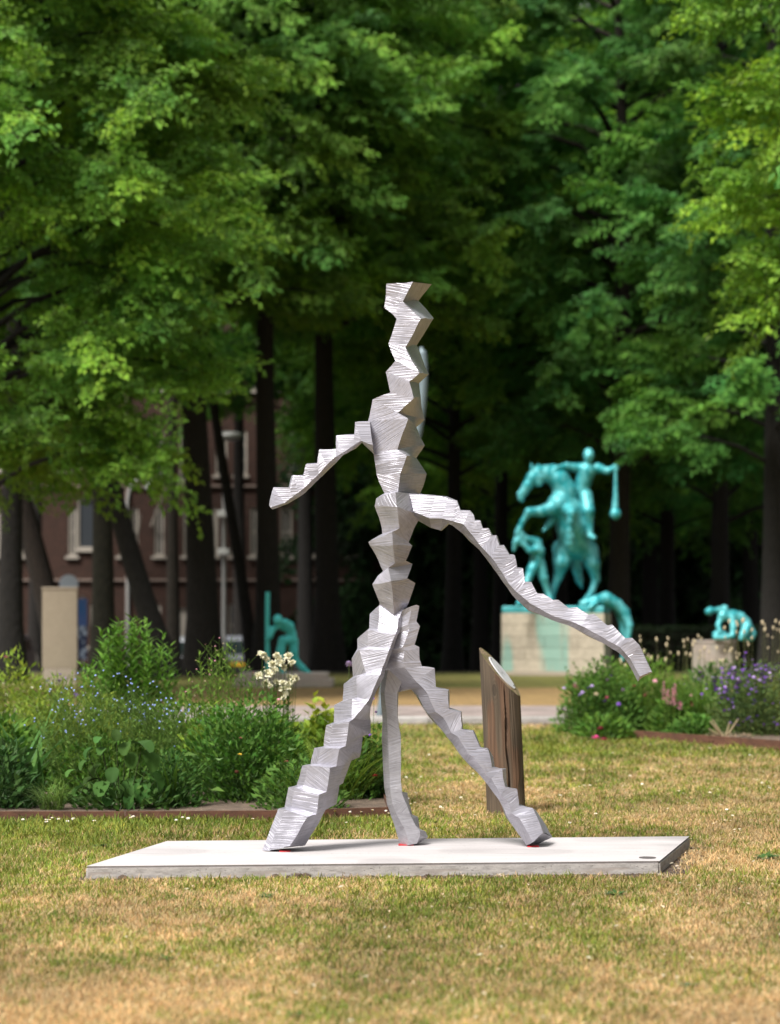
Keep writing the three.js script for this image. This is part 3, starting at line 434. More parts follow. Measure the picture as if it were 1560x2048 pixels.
  const fallen = [...chain([760, 1345, .1, 34], [868, 1312, .1, 38], [950, 1302, 0, 58], [1040, 1352, -.05, 50], [1105, 1415, -.05, 42], [1142, 1520, 0, 30], [1130, 1640, 0, 22], [1110, 1700, .02, 20]), ...chain([1050, 1370, -.2, 44], [1085, 1500, -.25, 30], [1095, 1640, -.25, 22], [1085, 1800, -.2, 18]), [870, 1330, .25, 26, 820, 1372, .3, 20]];
  wpart(st, 'fallen_figure', K(fallen, .03, .02), patina);
}
{
  const D = 43, s = D / F / 7.09, Z = (x, y, z = 0) => P(480 + x / 7.09, 1160 + y / 7.09, D - z);
  const sm = mat({ map: stain(8, [.5, .43, .38], .1), roughness: .95 }), pl = thing('stone_plinth', 'low two-step stone plinth under the bronze man with pole', 'plinth', V(gx(566, D), 0, -D - .1));
  part(pl, 'lower_step', box(1.92, .15, 1.5, .02, .075, -.1, .015), sm); part(pl, 'upper_step', box(1.72, .12, 1.3, .02, .21, -.1, .015), sm);
  const st = thing('bronze_statue', 'turquoise bronze man bending over and leaning on a tall pole', 'statue', V(gx(566, D), .27, -D - .1));
  const man = [...chain([536, 552, .28, 64], [534, 580, .32, 58]), [575, 600, .2, 40, 640, 610, .08, 62], ...chain([620, 640, .06, 76], [690, 660, -.02, 78], [730, 760, -.06, 66], [745, 850, -.06, 72]),
    ...chain([540, 650, .2, 44], [470, 690, .3, 36], [430, 760, .34, 34], [400, 680, .32, 28], [383, 630, .3, 30]), ...chain([470, 700, .3, 34], [425, 800, .36, 34], [388, 860, .34, 24]),
    ...chain([600, 870, .08, 58], [575, 1000, .1, 58], [570, 1160, .14, 40], [600, 1290, .1, 34], [650, 1385, .08, 26], [700, 1415, .14, 24]), [745, 850, -.06, 68, 610, 850, .08, 58],
    ...chain([760, 880, -.08, 68], [765, 1020, -.06, 58], [790, 1140, -.08, 42], [880, 1240, -.14, 46], [980, 1330, -.2, 32], [1040, 1400, -.24, 26], [1080, 1412, -.2, 24])];
  const lightPatina = mat({ color: C(.07, .60, .58), roughness: .5 }); wpart(st, 'man', sdfBody(caps(Z, s, man), .014, .025), lightPatina);
  wpart(st, 'pole', tube([Z(392, 170, .3), Z(388, 600, .31), Z(392, 1420, .3)], [32 * s, 32 * s, 30 * s], 12), lightPatina);
}
{
  const D = 45, s = D / F / 5.571, Z = (x, y, z = 0) => P(1280 + x / 5.571, 1160 + y / 5.571, D - z), a = 14 * Math.PI / 180;
  const W = 79 * D / F, top = gy(1281, D), pd = thing('stone_pedestal', 'small grey-brown stone pedestal behind the purple flowers', 'pedestal', V(gx(1434, D), 0, -D - .4)); pd.rotation.y = -a;
  const gm = mat({ map: stain(20, [.36, .3, .26], .1), roughness: .95 }); part(pd, 'block', box(W, top - .06, .86, 0, (top - .06) / 2, 0, .02), gm); part(pd, 'cap_stone', box(W + .02, .055, .88, 0, top - .0285, 0, .012), gm);
  const st = thing('bronze_statue', 'small turquoise bronze figure crouching with one arm stretched out', 'statue', V(gx(1434, D), top, -D - .4));
  const fig = [...chain([785, 335, .15, 38], [768, 350, .16, 44]), [800, 340, .14, 24, 900, 330, .08, 36], ...chain([940, 320, .05, 44], [920, 400, .08, 56], [1030, 395, 0, 62], [1110, 420, -.05, 66], [1170, 480, -.08, 66], [1200, 545, -.08, 60]),
    ...chain([1020, 410, .1, 40], [1040, 520, .16, 34], [1030, 620, .2, 30], [950, 640, .24, 28], [840, 640, .26, 30]), ...chain([900, 430, .1, 36], [870, 500, .14, 28], [890, 580, .2, 26]), ...chain([850, 610, .1, 46], [930, 610, .05, 44]),
    ...chain([1190, 520, .05, 56], [1150, 610, .18, 42], [1130, 650, .2, 30]), ...chain([1220, 550, -.1, 50], [1260, 600, -.05, 34], [1240, 650, 0, 28], [1180, 660, .02, 26])];
  wpart(st, 'figure', sdfBody(caps(Z, s, fig), .013, .02), patina);
}
{ // tall pale sculpture half hidden behind the main one
  const D = 30, pts = [[757, 1445], [768, 1385], [778, 1320], [787, 1200], [795, 1060], [815, 940], [836, 860], [846, 770], [846, 715], [842, 694]].map(q => P(q[0], q[1], D)), st = thing('tall_sculpture', 'tall thin pale blue sculpture standing hidden behind the silver one', 'sculpture', V(pts[0].x, 0, -D));
  pts.unshift(V(pts[0].x, 0, -D)); wpart(st, 'body', tube(seg(pts, 40), Array.from({ length: 41 }, (_, i) => (.052 + .016 * Math.sin(i / 40 * 3.1)) * (i > 38 ? .55 : 1)), 14), mat({ color: C(.17, .22, .245), roughness: .5, metalness: .3 }));
}

// ---------------------------------------------------------------- concrete slab
const SH = .07, slabG = (px, py) => { const d = F * (H - SH) / (py - HY); return V((px - CX) * d / F, SH, -d); };
const slabC = [slabG(172, 1732.5), slabG(1319, 1722), slabG(1379, 1672.5), slabG(334, 1682)];
{
  const sl = thing('concrete_slab', 'flat pale concrete slab under the silver sculpture', 'slab', V(0, 0, -12)), sh = new THREE.Shape(slabC.map(c => new THREE.Vector2(c.x, c.z + 12)));
  const g = new THREE.ExtrudeGeometry(sh, { depth: SH + .04, bevelEnabled: true, bevelSize: -.008, bevelOffset: 0, bevelThickness: .008, bevelSegments: 2, steps: 1 });
  g.rotateX(Math.PI / 2); g.translate(0, SH - .008, 0);
  const p = g.attributes.position, u = g.attributes.uv; for (let i = 0; i < p.count; i++) u.setXY(i, p.getX(i) / 2, (p.getZ(i) + p.getY(i) * .9) / 2);
  const top = tex(1024, 1024, (a, b) => { const q = .98 - .1 * tnoise(a * 6, b * 90, 6, 90, 1) - .12 * tnoise(a * 9, b * 12, 9, 12, 2) - .1 * smooth(.6, .75, tnoise(a * 5, b * 7, 5, 7, 12)) + .05 * tnoise(a * 200, b * 200, 200, 200, 3), pit = tnoise(a * 120, b * 120, 120, 120, 9) > .93 ? -.18 : 0; return [q + pit, (q + pit) * .985, (q + pit) * .985]; });
  const side = tex(512, 256, (a, b) => { const n = tnoise(a * 20, b * 40, 20, 40, 1), m = tnoise(a * 90, b * 90, 90, 90, 2), st = smooth(.58, .8, tnoise(a * 9, b * 30, 9, 30, 4)), q = .5 + .22 * n + .2 * m - .3 * (m > .86); return [lerp(q, .55, st * .35), lerp(q * .975, .45, st * .35), lerp(q * .955, .38, st * .35)]; });
  part(sl, 'slab', g, mat({ map: top, bumpMap: top, bumpScale: .0015, color: C(.5, .478, .478), roughness: .9 }));
  // cast edge faces: rough concrete set just proud of the core
  const inset = .003, fy = SH - .012;
  for (let k = 0; k < 4; k++) { const a = slabC[k], b = slabC[(k + 1) % 4], L = a.distanceTo(b), e = box(L - .018, fy + .03, .012, 0, (fy - .03) / 2, 0), q = e.attributes.uv, pp = e.attributes.position; for (let i = 0; i < q.count; i++) q.setXY(i, pp.getX(i) / .9, pp.getY(i) / .45); const m = part(sl, 'edge_face', e, mat({ map: side, bumpMap: side, bumpScale: .004, color: C(.5, .48, .465), roughness: 1 })); const dx = b.x - a.x, dz = b.z - a.z, n = V(dz, 0, -dx).normalize(); const ctr = V((a.x + b.x) / 2, 0, (a.z + b.z) / 2 + 12); if (n.dot(V(ctr.x, 0, ctr.z)) < 0) n.negate(); m.position.copy(ctr).addScaledVector(n, -.006 + inset); m.rotation.y = Math.atan2(-dz, dx); }
  const hole = slabG(1295, 1716); const hg = new THREE.CylinderGeometry(.045, .045, .004, 24); hg.translate(hole.x, SH + .002, hole.z + 12); part(sl, 'lifting_cap', hg, mat({ color: C(.09, .08, .08), roughness: .6 }));
}

// ---------------------------------------------------------------- the silver sculpture
const alT = (() => { // saw-marked aluminium: fine dark scores across the limb
  const val = (u, v) => { const w = v + .02 * tnoise(u * 3, v * 3, 3, 3, 7); const a = tnoise(u * 4, w * 180, 4, 180, 1), b = tnoise(u * 7, w * 380, 7, 380, 2), c = tnoise(u * 40, v * 40, 40, 40, 3), l = tnoise(u * 4, v * 5, 4, 5, 4); return [a, b, c, l]; };
  const col = tex(1024, 1024, (u, v) => { const [a, b, c, l] = val(u, v), q = .80 + .16 * (a - .5) + .2 * (b - .5) + .1 * (c - .5) + .26 * (l - .5) - .34 * smooth(.72, .95, b) * smooth(.35, .7, l); return [q * 1.0, q * .985, q * 1.0]; });
  const bmp = tex(1024, 1024, (u, v) => { const [a, b, c] = val(u, v); return .5 + .5 * (a - .5) + .45 * (b - .5) + .15 * (c - .5); });
  return { col, bmp };
})();
const alum = mat({ map: alT.col, bumpMap: alT.bmp, bumpScale: .002, color: C(.525, .525, .585), metalness: .58, roughness: .38 });
const alumFine = mat({ map: alT.col, bumpMap: alT.bmp, bumpScale: .0018, color: C(.49, .49, .52), metalness: .45, roughness: .45 });
// rings: arrays of corner points; each facet between two rings is its own crisp, slightly uneven patch
function loft(rings, uoff = 0) {
  const pos = [], uv = [], idx = [], k = rings[0].length, wob = p => { const s = 9, a = .016; return V(p.x + (noise(p.x * s, p.y * s, p.z * s) - .5) * a + (noise(p.x * 40, p.y * 40, p.z * 40) - .5) * .0035, p.y + (noise(p.x * s + 50, p.y * s, p.z * s) - .5) * a + (noise(p.x * 40 + 9, p.y * 40, p.z * 40) - .5) * .0035, p.z + (noise(p.x * s, p.y * s + 50, p.z * s) - .5) * a); };
  let vl = 0;
  for (let i = 0; i < rings.length - 1; i++) {
    const A = rings[i], B = rings[i + 1]; let per = 0, len = 0; for (let c = 0; c < k; c++) len += A[c].distanceTo(B[c]) / k;
    for (let c = 0; c < k; c++) {
      const a = A[c], b = A[(c + 1) % k], d = B[c], e = B[(c + 1) % k], W = Math.max(a.distanceTo(b), d.distanceTo(e)), nx = 6, ny = Math.max(3, Math.min(10, Math.ceil(len / .025))), o = pos.length / 3;
      for (let y = 0; y <= ny; y++) for (let x = 0; x <= nx; x++) { const f = x / nx, g = y / ny, q = wob(a.clone().lerp(b, f).lerp(d.clone().lerp(e, f), g)); pos.push(q.x, q.y, q.z); const hz = per + W * (f - .5), an = (h3(i, c, 7) - .5) * (h3(c, i, 3) > .75 ? 2.2 : .8) + .12; uv.push((hz * Math.cos(an) - q.y * Math.sin(an)) / .6 + uoff, (q.y * Math.cos(an) + hz * Math.sin(an)) / .6 + c * .37); }
      for (let y = 0; y < ny; y++) for (let x = 0; x < nx; x++) { const p = o + y * (nx + 1) + x, q = p + nx + 1; idx.push(p, q, p + 1, p + 1, q, q + 1); }
      per += W;
    }
    vl += len;
  }
  for (const R of [rings[0], rings[rings.length - 1]]) { const c = V(); R.forEach(p => c.addScaledVector(p, 1 / k)); const o = pos.length / 3; for (const p of [c, ...R.map(wob)]) { pos.push(p.x, p.y, p.z); uv.push(p.x / .6, (p.y + p.z) / .6); } for (let i = 0; i < k; i++) idx.push(o, o + 1 + i, o + 1 + (i + 1) % k); }
  return geom(pos, idx, uv);
}
{
  const Z1 = (x, y) => [520 + x / 3.9, 540 + y / 3.9], Z2 = (x, y) => [700 + x / 4.55, 950 + y / 4.55], Z3 = (x, y) => [820 + x / 3.12, 960 + y / 3.12], Z4 = (x, y) => [500 + x / 4.266, 1260 + y / 4.266], Z5 = (x, y) => [740 + x / 3.9, 1280 + y / 3.9];
  const D = 12.25, at = (q, dz) => P(q[0], q[1], D - dz);
  const s = thing('sculpture', 'tall silver walking figure of jagged sawn aluminium on the pale slab', 'sculpture', V(gx(800, D), SH, -D));
  // torso and head: L silhouette, M front ridge, R silhouette, B behind
  const m_ = D / F, T = [];   // photo pixels to metres at the sculpture
  // each facet keeps one direction: depth falls off from the ridge in proportion to the distance across
  const ring = (L, M, R, dm, kl, kr, back) => { const dl = dm - kl * (M[0] - L[0]) * m_, dr = kr < 0 ? kr : dm - kr * (R[0] - M[0]) * m_; T.push([at(L, dl), at(M, dm), at(R, dr), at([L[0] * .5 + R[0] * .5, (L[1] + R[1]) / 2], dm - back)]); };
  const h = [[993, 115, 1195, 96, 1337, 105], [966, 290, 1112, 238, 1228, 242], [1060, 385, 1248, 388, 1356, 375], [995, 570, 1130, 598, 1225, 588], [1062, 700, 1238, 800, 1320, 815], [988, 790, 1157, 865, 1235, 880], [1020, 962, 1200, 993, 1255, 1000], [878, 1015, 1078, 1115, 1280, 1165], [838, 1178, 1162, 1160, 1222, 1228], [888, 1420, 1070, 1400, 1280, 1370], [905, 1520, 1150, 1442, 1222, 1475], [912, 1590, 1090, 1585, 1295, 1590], [970, 1745, 1075, 1735, 1245, 1745]];
  h.forEach((q, i) => { const f = i < 7, M = Z1(q[2], q[3]); ring(Z1(q[0], q[1]), M, Z1(q[4], q[5]), .11 + .5 * (M[0] - 830) * m_ + (f ? 0 : [0, .003, -.005, .002, 0, -.005][i - 7]), .5, f ? -.16 : -.18, f ? .36 : .38); });
  const hip = [[238, 212, 416, 160, 650, 172], [222, 280, 430, 290, 650, 380], [300, 533, 448, 482, 585, 490], [176, 618, 382, 515, 530, 605], [186, 650, 390, 640, 565, 637], [302, 866, 412, 790, 510, 775], [255, 915, 352, 836, 572, 808], [207, 998, 372, 960, 512, 945], [230, 1060, 378, 1000, 587, 988], [272, 1165, 390, 1160, 527, 1165], [245, 1330, 405, 1390, 480, 1270]];
  hip.forEach((q, i) => ring(Z2(q[0], q[1]), Z2(q[2], q[3]), Z2(q[4], q[5]), .13 + [0, .012, -.02, .012, .015, -.02, -.01, .012, .0, -.03, -.12][i], .9, 1.0, .32));
  wpart(s, 'torso', loft(T), alum);
  // left leg: stair of steps coming towards the camera
  const LL = [
    [1112, -225, 1165, -224, 1325, -228, 1345, -225], [1022, -139, 1104, -205, 1262, -100, 1300, -110], [1013, -17, 1083, -10, 1252, 10, 1280, 0], [918, 75, 997, -3, 1240, 40, 1262, 40], [918, 157, 1000, 148, 1196, 152, 1230, 150], [868, 240, 935, 166, 1182, 178, 1210, 180], [875, 392, 985, 362, 1125, 330, 1160, 320], [797, 460, 908, 388, 1110, 382, 1140, 400], [800, 605, 915, 582, 1012, 605, 1075, 530], [722, 635, 870, 592, 985, 640, 1032, 668], [715, 790, 872, 762, 888, 768, 1030, 770],
    [645, 806, 700, 802, 850, 796, 1026, 890], [628, 990, 680, 990, 816, 990, 955, 915], [545, 1010, 600, 1008, 765, 1006, 942, 1060], [525, 1140, 580, 1140, 740, 1164, 932, 1090], [450, 1155, 500, 1156, 690, 1181, 865, 1113], [390, 1325, 450, 1328, 655, 1386, 802, 1303], [323, 1342, 380, 1346, 590, 1413, 766, 1313], [290, 1504, 350, 1512, 570, 1577, 740, 1480], [240, 1530, 300, 1536, 490, 1601, 655, 1513], [96, 1878, 150, 1884, 345, 1853, 470, 1838]];
  let lb = -.02; const LR = LL.map((q, i) => { const p = k => Z4(q[k], q[k + 1]), L = p(0), M = p(2), Fr = p(4), S = p(6); lb += i === 0 ? -.075 : i === 1 ? .06 : i === 2 ? .02 : i < 11 ? (i % 2 ? .022 : -.006) : (i % 2 ? .042 : -.016); const b = lb + .1, m = b - .42 * (Fr[0] - M[0]) * m_, l = m - (i < 11 ? 1.3 : .7) * (M[0] - L[0]) * m_, sd = b - 1.9 * Math.max(6, S[0] - Fr[0]) * m_; return [at(L, l), at(M, m), at(Fr, b), at(S, sd), at([lerp(L[0], S[0], .5), lerp(L[1], S[1], .5)], Math.min(sd, l) - .06)]; });
  wpart(s, 'leg', loft(LR, .3), alum);
  // right leg with hip behind; upper contour U (teeth), lower contour W
  const RL = [[Z2(600, 1180), Z2(470, 1230)], [Z2(625, 1192), Z2(462, 1290)], [Z2(597, 1335), Z2(430, 1390)], [Z2(632, 1378), Z2(410, 1450)], [Z2(582, 1552), Z2(350, 1590)], [Z2(630, 1574), Z2(330, 1640)], [Z2(635, 1675), Z2(310, 1700)], [Z5(405, 204), Z5(120, 215)], [Z5(502, 222), Z5(215, 408)], [Z5(510, 362), Z5(320, 384)], [Z5(612, 388), Z5(365, 435)], [Z5(620, 532), Z5(450, 580)], [Z5(712, 560), Z5(490, 632)], [Z5(722, 692), Z5(590, 732)], [Z5(810, 704), Z5(625, 772)], [Z5(865, 836), Z5(720, 900)], [Z5(918, 842), Z5(760, 950)], [Z5(948, 992), Z5(890, 1090)], [Z5(1032, 1003), Z5(915, 1125)], [Z5(1057, 1147), Z5(995, 1245)], [Z5(1145, 1163), Z5(1030, 1300)], [Z5(1155, 1282), Z5(1075, 1380)], [Z5(1265, 1308), Z5(1110, 1440)], [Z5(1352, 1502), Z5(1222, 1600)]];
  const UB = { 16: [9, 14], 17: [6, 0], 18: [9, 0], 19: [5, 0], 22: [6, 6], 23: [18, 8] };
  wpart(s, 'leg', loft(RL.map(([U, W], i) => { const b = lerp(-.02, -.06, i / 23), r = i < 8 ? .55 : i < 10 ? .5 : .36, o = UB[i] || [0, 0], tip = i % 2 ? .015 : -.01; const Rg = [lerp(W[0], U[0], r), lerp(W[1], U[1], r)], du = Math.hypot(U[0] - Rg[0], U[1] - Rg[1]) * m_, dw = Math.hypot(W[0] - Rg[0], W[1] - Rg[1]) * m_, z = b + .085; return [at(U, z - .2 * du), at(Rg, z), at(W, z - (i < 8 ? .5 : 1.1) * dw), at([W[0] + o[0] * .5, W[1] + o[1] * .5], z - .23), at([U[0] + o[0], U[1] + o[1]], z - .23)]; }), .55), alum);
  // middle leg, plain and curved
  const ML = [[105, 215, 150, 215, 285, 240, 300, 240], [85, 400, 120, 405, 213, 416, 222, 418], [90, 560, 128, 565, 213, 600, 216, 600], [95, 760, 135, 765, 235, 730, 238, 735], [100, 950, 142, 955, 238, 950, 241, 950], [110, 1150, 155, 1155, 245, 1170, 252, 1185], [115, 1185, 158, 1190, 246, 1192, 296, 1190], [128, 1285, 172, 1280, 270, 1262, 303, 1250], [148, 1350, 195, 1345, 308, 1345, 322, 1350], [155, 1380, 205, 1370, 318, 1372, 369, 1377], [190, 1472, 245, 1440, 350, 1440, 391, 1482], [205, 1510, 262, 1465, 385, 1490, 440, 1498], [225, 1565, 285, 1560, 390, 1530, 463, 1545], [236, 1598, 290, 1600, 362, 1592, 400, 1578]];
  wpart(s, 'leg', loft(ML.map((q, i) => { const b = lerp(-.06, -.13, i / 13), p = k => Z5(q[k], q[k + 1]); return [at(p(0), b), at(p(2), b + .06), at(p(4), b + .05), at(p(6), b - .05), at([lerp(p(0)[0], p(6)[0], .6), lerp(p(0)[1], p(6)[1], .6)], b - .12)]; }), .8), alumFine);
  // arms: toothed planks
  const arm = (U, Rg, W, f, z0, z1, th, uo) => wpart(s, 'arm', loft(U.map((u, i) => { const n = U.length - 1, b = lerp(z0, z1, (Rg[i][0] - Rg[0][0]) / (Rg[n][0] - Rg[0][0])), q = f(...u), r = f(...Rg[i]), w = f(...W[i]), tip = i % 2 ? .012 : -.008; const du = Math.hypot(q[0] - r[0], q[1] - r[1]) * m_, dw = Math.hypot(w[0] - r[0], w[1] - r[1]) * m_, z = b + .075; return [at(q, z - .13 * du), at(r, z), at(w, z - 1.3 * dw), at(w, z - th - .08), at(q, z - th - .08)]; }), uo), alum);
  arm([[850, 1182], [745, 1182], [742, 1288], [600, 1290], [597, 1398], [463, 1400], [450, 1510], [360, 1515], [340, 1603], [250, 1601], [226, 1700], [107, 1700], [76, 1842]], [[878, 1370], [788, 1335], [730, 1372], [640, 1428], [590, 1462], [520, 1528], [460, 1592], [400, 1642], [345, 1695], [300, 1738], [250, 1782], [192, 1826], [86, 1860]], [[900, 1440], [796, 1348], [742, 1392], [645, 1442], [592, 1500], [520, 1568], [472, 1622], [432, 1660], [375, 1716], [325, 1762], [280, 1790], [215, 1828], [96, 1873]], Z1, .0, .05, .1, .1);
  const U = [[-10, 85], [155, 99], [232, 110], [290, 130], [304, 162], [312, 188], [372, 190], [395, 215], [403, 249], [437, 250], [452, 299], [490, 300], [512, 346], [541, 345], [560, 407], [590, 410], [618, 468], [650, 470], [666, 545], [706, 548], [713, 640], [752, 645], [792, 713], [830, 716], [884, 755], [920, 752], [988, 799], [1040, 795], [1112, 848], [1146, 842], [1232, 908], [1266, 905], [1342, 988], [1386, 990], [1432, 1032], [1508, 1198]];
  const poly = (L, t) => { const k = Math.min(L.length - 2, Math.floor(t)), f = t - k; return [lerp(L[k][0], L[k + 1][0], f), lerp(L[k][1], L[k + 1][1], f)]; };
  const Wp = [[58, 258], [130, 300], [192, 316], [206, 304], [176, 245], [262, 280], [335, 335], [420, 420], [500, 520], [560, 610], [640, 710], [720, 805], [850, 855], [1000, 915], [1120, 980], [1260, 1040], [1340, 1110], [1380, 1180], [1417, 1251]];
  const Rp = [[40, 240], [110, 240], [165, 232], [250, 250], [330, 272], [420, 382], [520, 502], [620, 642], [740, 772], [900, 850], [1020, 892], [1160, 960], [1300, 1032], [1370, 1110], [1432, 1222]];
  const near = (L, q, t0) => { let best = 1e9, bt = t0; for (let t = t0; t <= L.length - 1; t += .02) { const p = poly(L, t), d = Math.hypot(p[0] - q[0], p[1] - q[1]); if (d < best) { best = d; bt = t; } } return bt; };
  let tw = 0, tr = 0; const Wl = [], Rl = [];
  U.forEach((u, i) => { const q = [u[0] - 40 * Math.min(1, i / 8), u[1] + 60]; tw = i === U.length - 1 ? Wp.length - 1 : near(Wp, q, tw); tr = i === U.length - 1 ? Rp.length - 1 : near(Rp, q, tr); Wl.push(poly(Wp, tw)); Rl.push(poly(Rp, tr)); });
  Wl[0] = [40, 250]; Wl[1] = [130, 300]; Wl[2] = [195, 315]; Rl[0] = [20, 200]; Rl[1] = [120, 240]; Rl[2] = [200, 240];
  arm(U, Rl, Wl, Z3, 0, .12, .09, .45);
  // red packers under the feet
  const red = mat({ color: C(.5, .016, .024), roughness: .5 });
  for (const [px, py, w] of [[570, 1703, .06], [812, 1690.5, .085], [1066, 1693.5, .065]]) { const q = slabG(px, py); wpart(s, 'red_packer', box(w, .006, .06, q.x, SH + .0035, q.z, .001), red); }
}

// ---------------------------------------------------------------- wooden post with slanted plate
{
  const D = 15.2, b = V(gx(1013, D), 0, -D), p = thing('wooden_post', 'round weathered wooden post with slanted top behind the right leg', 'post', b);
  const R = .134, n = 40, m = 26, pos = [], uv = [], idx = [], tip = P(957, 1297, D), low = P(1041, 1395, D), nrm = V();
  const axis = y => V(b.x + lerp(0, gx(998, D) - b.x, y / 1.1), y, -D);
  const slope = (low.y - tip.y) / (low.x - tip.x), fz = 1.1;    // plane height falls to the right and a little towards the viewer
  const planeY = (x, z) => tip.y + slope * (x - tip.x) - fz * .35 * (z + D);
  const rr = (th, y) => R * (1 + .035 * (fbm(Math.cos(th) * 2 + 3, Math.sin(th) * 2, y * 1.5) - .5) + .012 * (noise(th * 9, y * .8) - .5)) - (Math.abs(th - 4.95 + .1 * Math.sin(y * 3) + .03 * Math.sin(y * 17)) < .045 * (1.1 - y) + .012 && y < .86 ? .03 : 0);   // th measured so that the crack faces the viewer
  for (let j = 0; j <= m; j++) for (let i = 0; i <= n * 6; i++) {
    const th = i / (n * 6) * Math.PI * 2, ax = axis(1), x1 = ax.x + Math.cos(th) * R, z1 = -D - Math.sin(th) * R, yt = planeY(x1 - .01, z1), y = yt * j / m, a = axis(y), r = rr(th, y);
    pos.push(a.x + Math.cos(th) * r, y, a.z - Math.sin(th) * r); uv.push(th / 6.283 * 2, y / 1.0);
  }
  const Nn = n * 6 + 1; for (let j = 0; j < m; j++) for (let i = 0; i < Nn - 1; i++) { const q = j * Nn + i; idx.push(q, q + 1, q + Nn, q + 1, q + Nn + 1, q + Nn); }
  const wt = tex(512, 512, (u, v) => { const g = tnoise(u * 60 + 2 * tnoise(u * 6, v * 3, 6, 3, 5), v * 4, 60, 4, 1), k = tnoise(u * 130, v * 7, 130, 7, 2), l = tnoise(u * 5, v * 5, 5, 5, 3), q = .35 + .45 * g * (.6 + .4 * k) + .25 * (l - .5), o = smooth(.62, .8, tnoise(u * 12, v * 3, 12, 3, 9)), kn = Math.min(...[[.14, .3], [.55, .62], [.83, .2], [.38, .85], [.7, .9]].map(s => Math.hypot((u - s[0]) * 9, (v - s[1]) * 7))), kd = kn < .3 ? .6 : kn < .9 ? 1 - .14 * (1 - kn) * (1 + Math.sin(kn * 26 + 5 * tnoise(u * 9, v * 9, 9, 9, 6))) : 1; return [q * kd * (1 + .25 * o), q * kd * (.9 - .02 * o), q * kd * (.78 - .1 * o)]; });
  const wood = mat({ map: wt, bumpMap: wt, bumpScale: .012, color: C(.17, .138, .108), roughness: .95 });
  wpart(p, 'post', geom(pos, idx, uv), wood);
  const cp = [], ci = [], cu = [], cx = axis(1).x, off = m * Nn; let c0 = V(); for (let i = 0; i < Nn - 1; i++) c0.add(V(pos[(off + i) * 3], pos[(off + i) * 3 + 1], pos[(off + i) * 3 + 2])); c0.multiplyScalar(1 / (Nn - 1));
  cp.push(c0.x, c0.y, c0.z); cu.push(.5, .5); for (let i = 0; i < Nn; i++) { cp.push(pos[(off + i) * 3], pos[(off + i) * 3 + 1], pos[(off + i) * 3 + 2]); cu.push(.5 + .5 * Math.cos(i / (Nn - 1) * 6.283), .5 + .5 * Math.sin(i / (Nn - 1) * 6.283)); if (i) ci.push(0, i, i + 1); }
  const rings = tex(256, 256, (u, v) => { const d = Math.hypot(u - .47, v - .52) * 2, q = .55 + .2 * Math.sin(d * 60 + 3 * tnoise(u * 5, v * 5, 5, 5, 2)) + .15 * tnoise(u * 60, v * 60, 60, 60, 3), mo = smooth(.55, .75, tnoise(u * 14, v * 14, 14, 14, 8)); return [lerp(q, .28, mo), lerp(q * .92, .36, mo), lerp(q * .8, .1, mo)]; });
  wpart(p, 'cut_face', geom(cp, ci, cu), mat({ map: rings, color: C(.36, .28, .19), roughness: .95 }));
  // plate lying on the cut face
  const ux = V(1, slope, 0).normalize(), uz = V(0, -fz * .35, 1).normalize(), un = V().crossVectors(uz, ux).normalize(); if (un.y < 0) un.negate();
  const cv = document.createElement('canvas'); cv.width = 256; cv.height = 256; const g2 = cv.getContext('2d'); g2.fillStyle = '#e9e9ec'; g2.fillRect(0, 0, 256, 256); g2.fillStyle = '#8d8d95';
  for (let i = 0; i < 5; i++) g2.fillRect(70, 78 + i * 9, 60 + (i * 37) % 40, 3); for (let i = 0; i < 4; i++) g2.fillRect(80, 168 + i * 9, 70 - (i * 23) % 30, 3); g2.fillStyle = '#2b2b30'; g2.fillRect(112, 134, 26, 7); g2.fillRect(120, 134, 9, 18);
  const ct = new THREE.CanvasTexture(cv); ct.colorSpace = THREE.SRGBColorSpace;
  const pg = new THREE.CylinderGeometry(1, 1, 1, 48); const e = pg.attributes.uv; { const pp = pg.attributes.position; for (let i = 0; i < pp.count; i++) e.setXY(i, .5 + pp.getX(i) * .5, .5 - pp.getZ(i) * .5); }
  const M = new THREE.Matrix4().makeBasis(ux.clone().multiplyScalar(.137), un.clone().multiplyScalar(.006), uz.clone().multiplyScalar(.098)).setPosition(c0.clone().addScaledVector(un, .006).add(V(.01, -.012, .005)));
  pg.applyMatrix4(M); pg.computeVertexNormals(); const plate = wpart(p, 'plate', pg, mat({ map: ct, roughness: .3, metalness: .2, color: C(.85, .85, .87) }));
  for (const f of [-.88, .88]) { const sg = new THREE.SphereGeometry(.006, 10, 6); const q = c0.clone().addScaledVector(un, .009).addScaledVector(ux, f * .137).add(V(.01, -.012, .005)); sg.translate(q.x, q.y, q.z); wpart(plate, 'screw', sg, mat({ color: C(.1, .1, .1), metalness: .8, roughness: .4 })); }
}
// ---------------------------------------------------------------- flower beds
const soilT = tex(256, 256, (u, v) => { const n = tnoise(u * 60, v * 60, 60, 60, 1), m = tnoise(u * 18, v * 18, 18, 18, 2), c = n > .8 ? 1.9 : .55 + .6 * m; return [.36 * c, .3 * c, .25 * c]; });
const soil = mat({ map: soilT, bumpMap: soilT, bumpScale: .02, color: C(.34, .29, .25), roughness: 1 });
const corten = mat({ map: tex(256, 128, (u, v) => { const n = tnoise(u * 20, v * 8, 20, 8, 1), m = tnoise(u * 90, v * 50, 90, 50, 2), q = .55 + .4 * n + .3 * (m - .5); return [q, q * .95, q * .9]; }), color: C(.13, .058, .034), roughness: .9 });
const flat = (pts, y) => { const sh = new THREE.Shape(pts.map(p => new THREE.Vector2(p.x, -p.z))), g = new THREE.ShapeGeometry(sh); g.rotateX(-Math.PI / 2); g.translate(0, y, 0); const u = g.attributes.uv, p = g.attributes.position; for (let i = 0; i < u.count; i++) u.setXY(i, p.getX(i), p.getZ(i)); return g; };
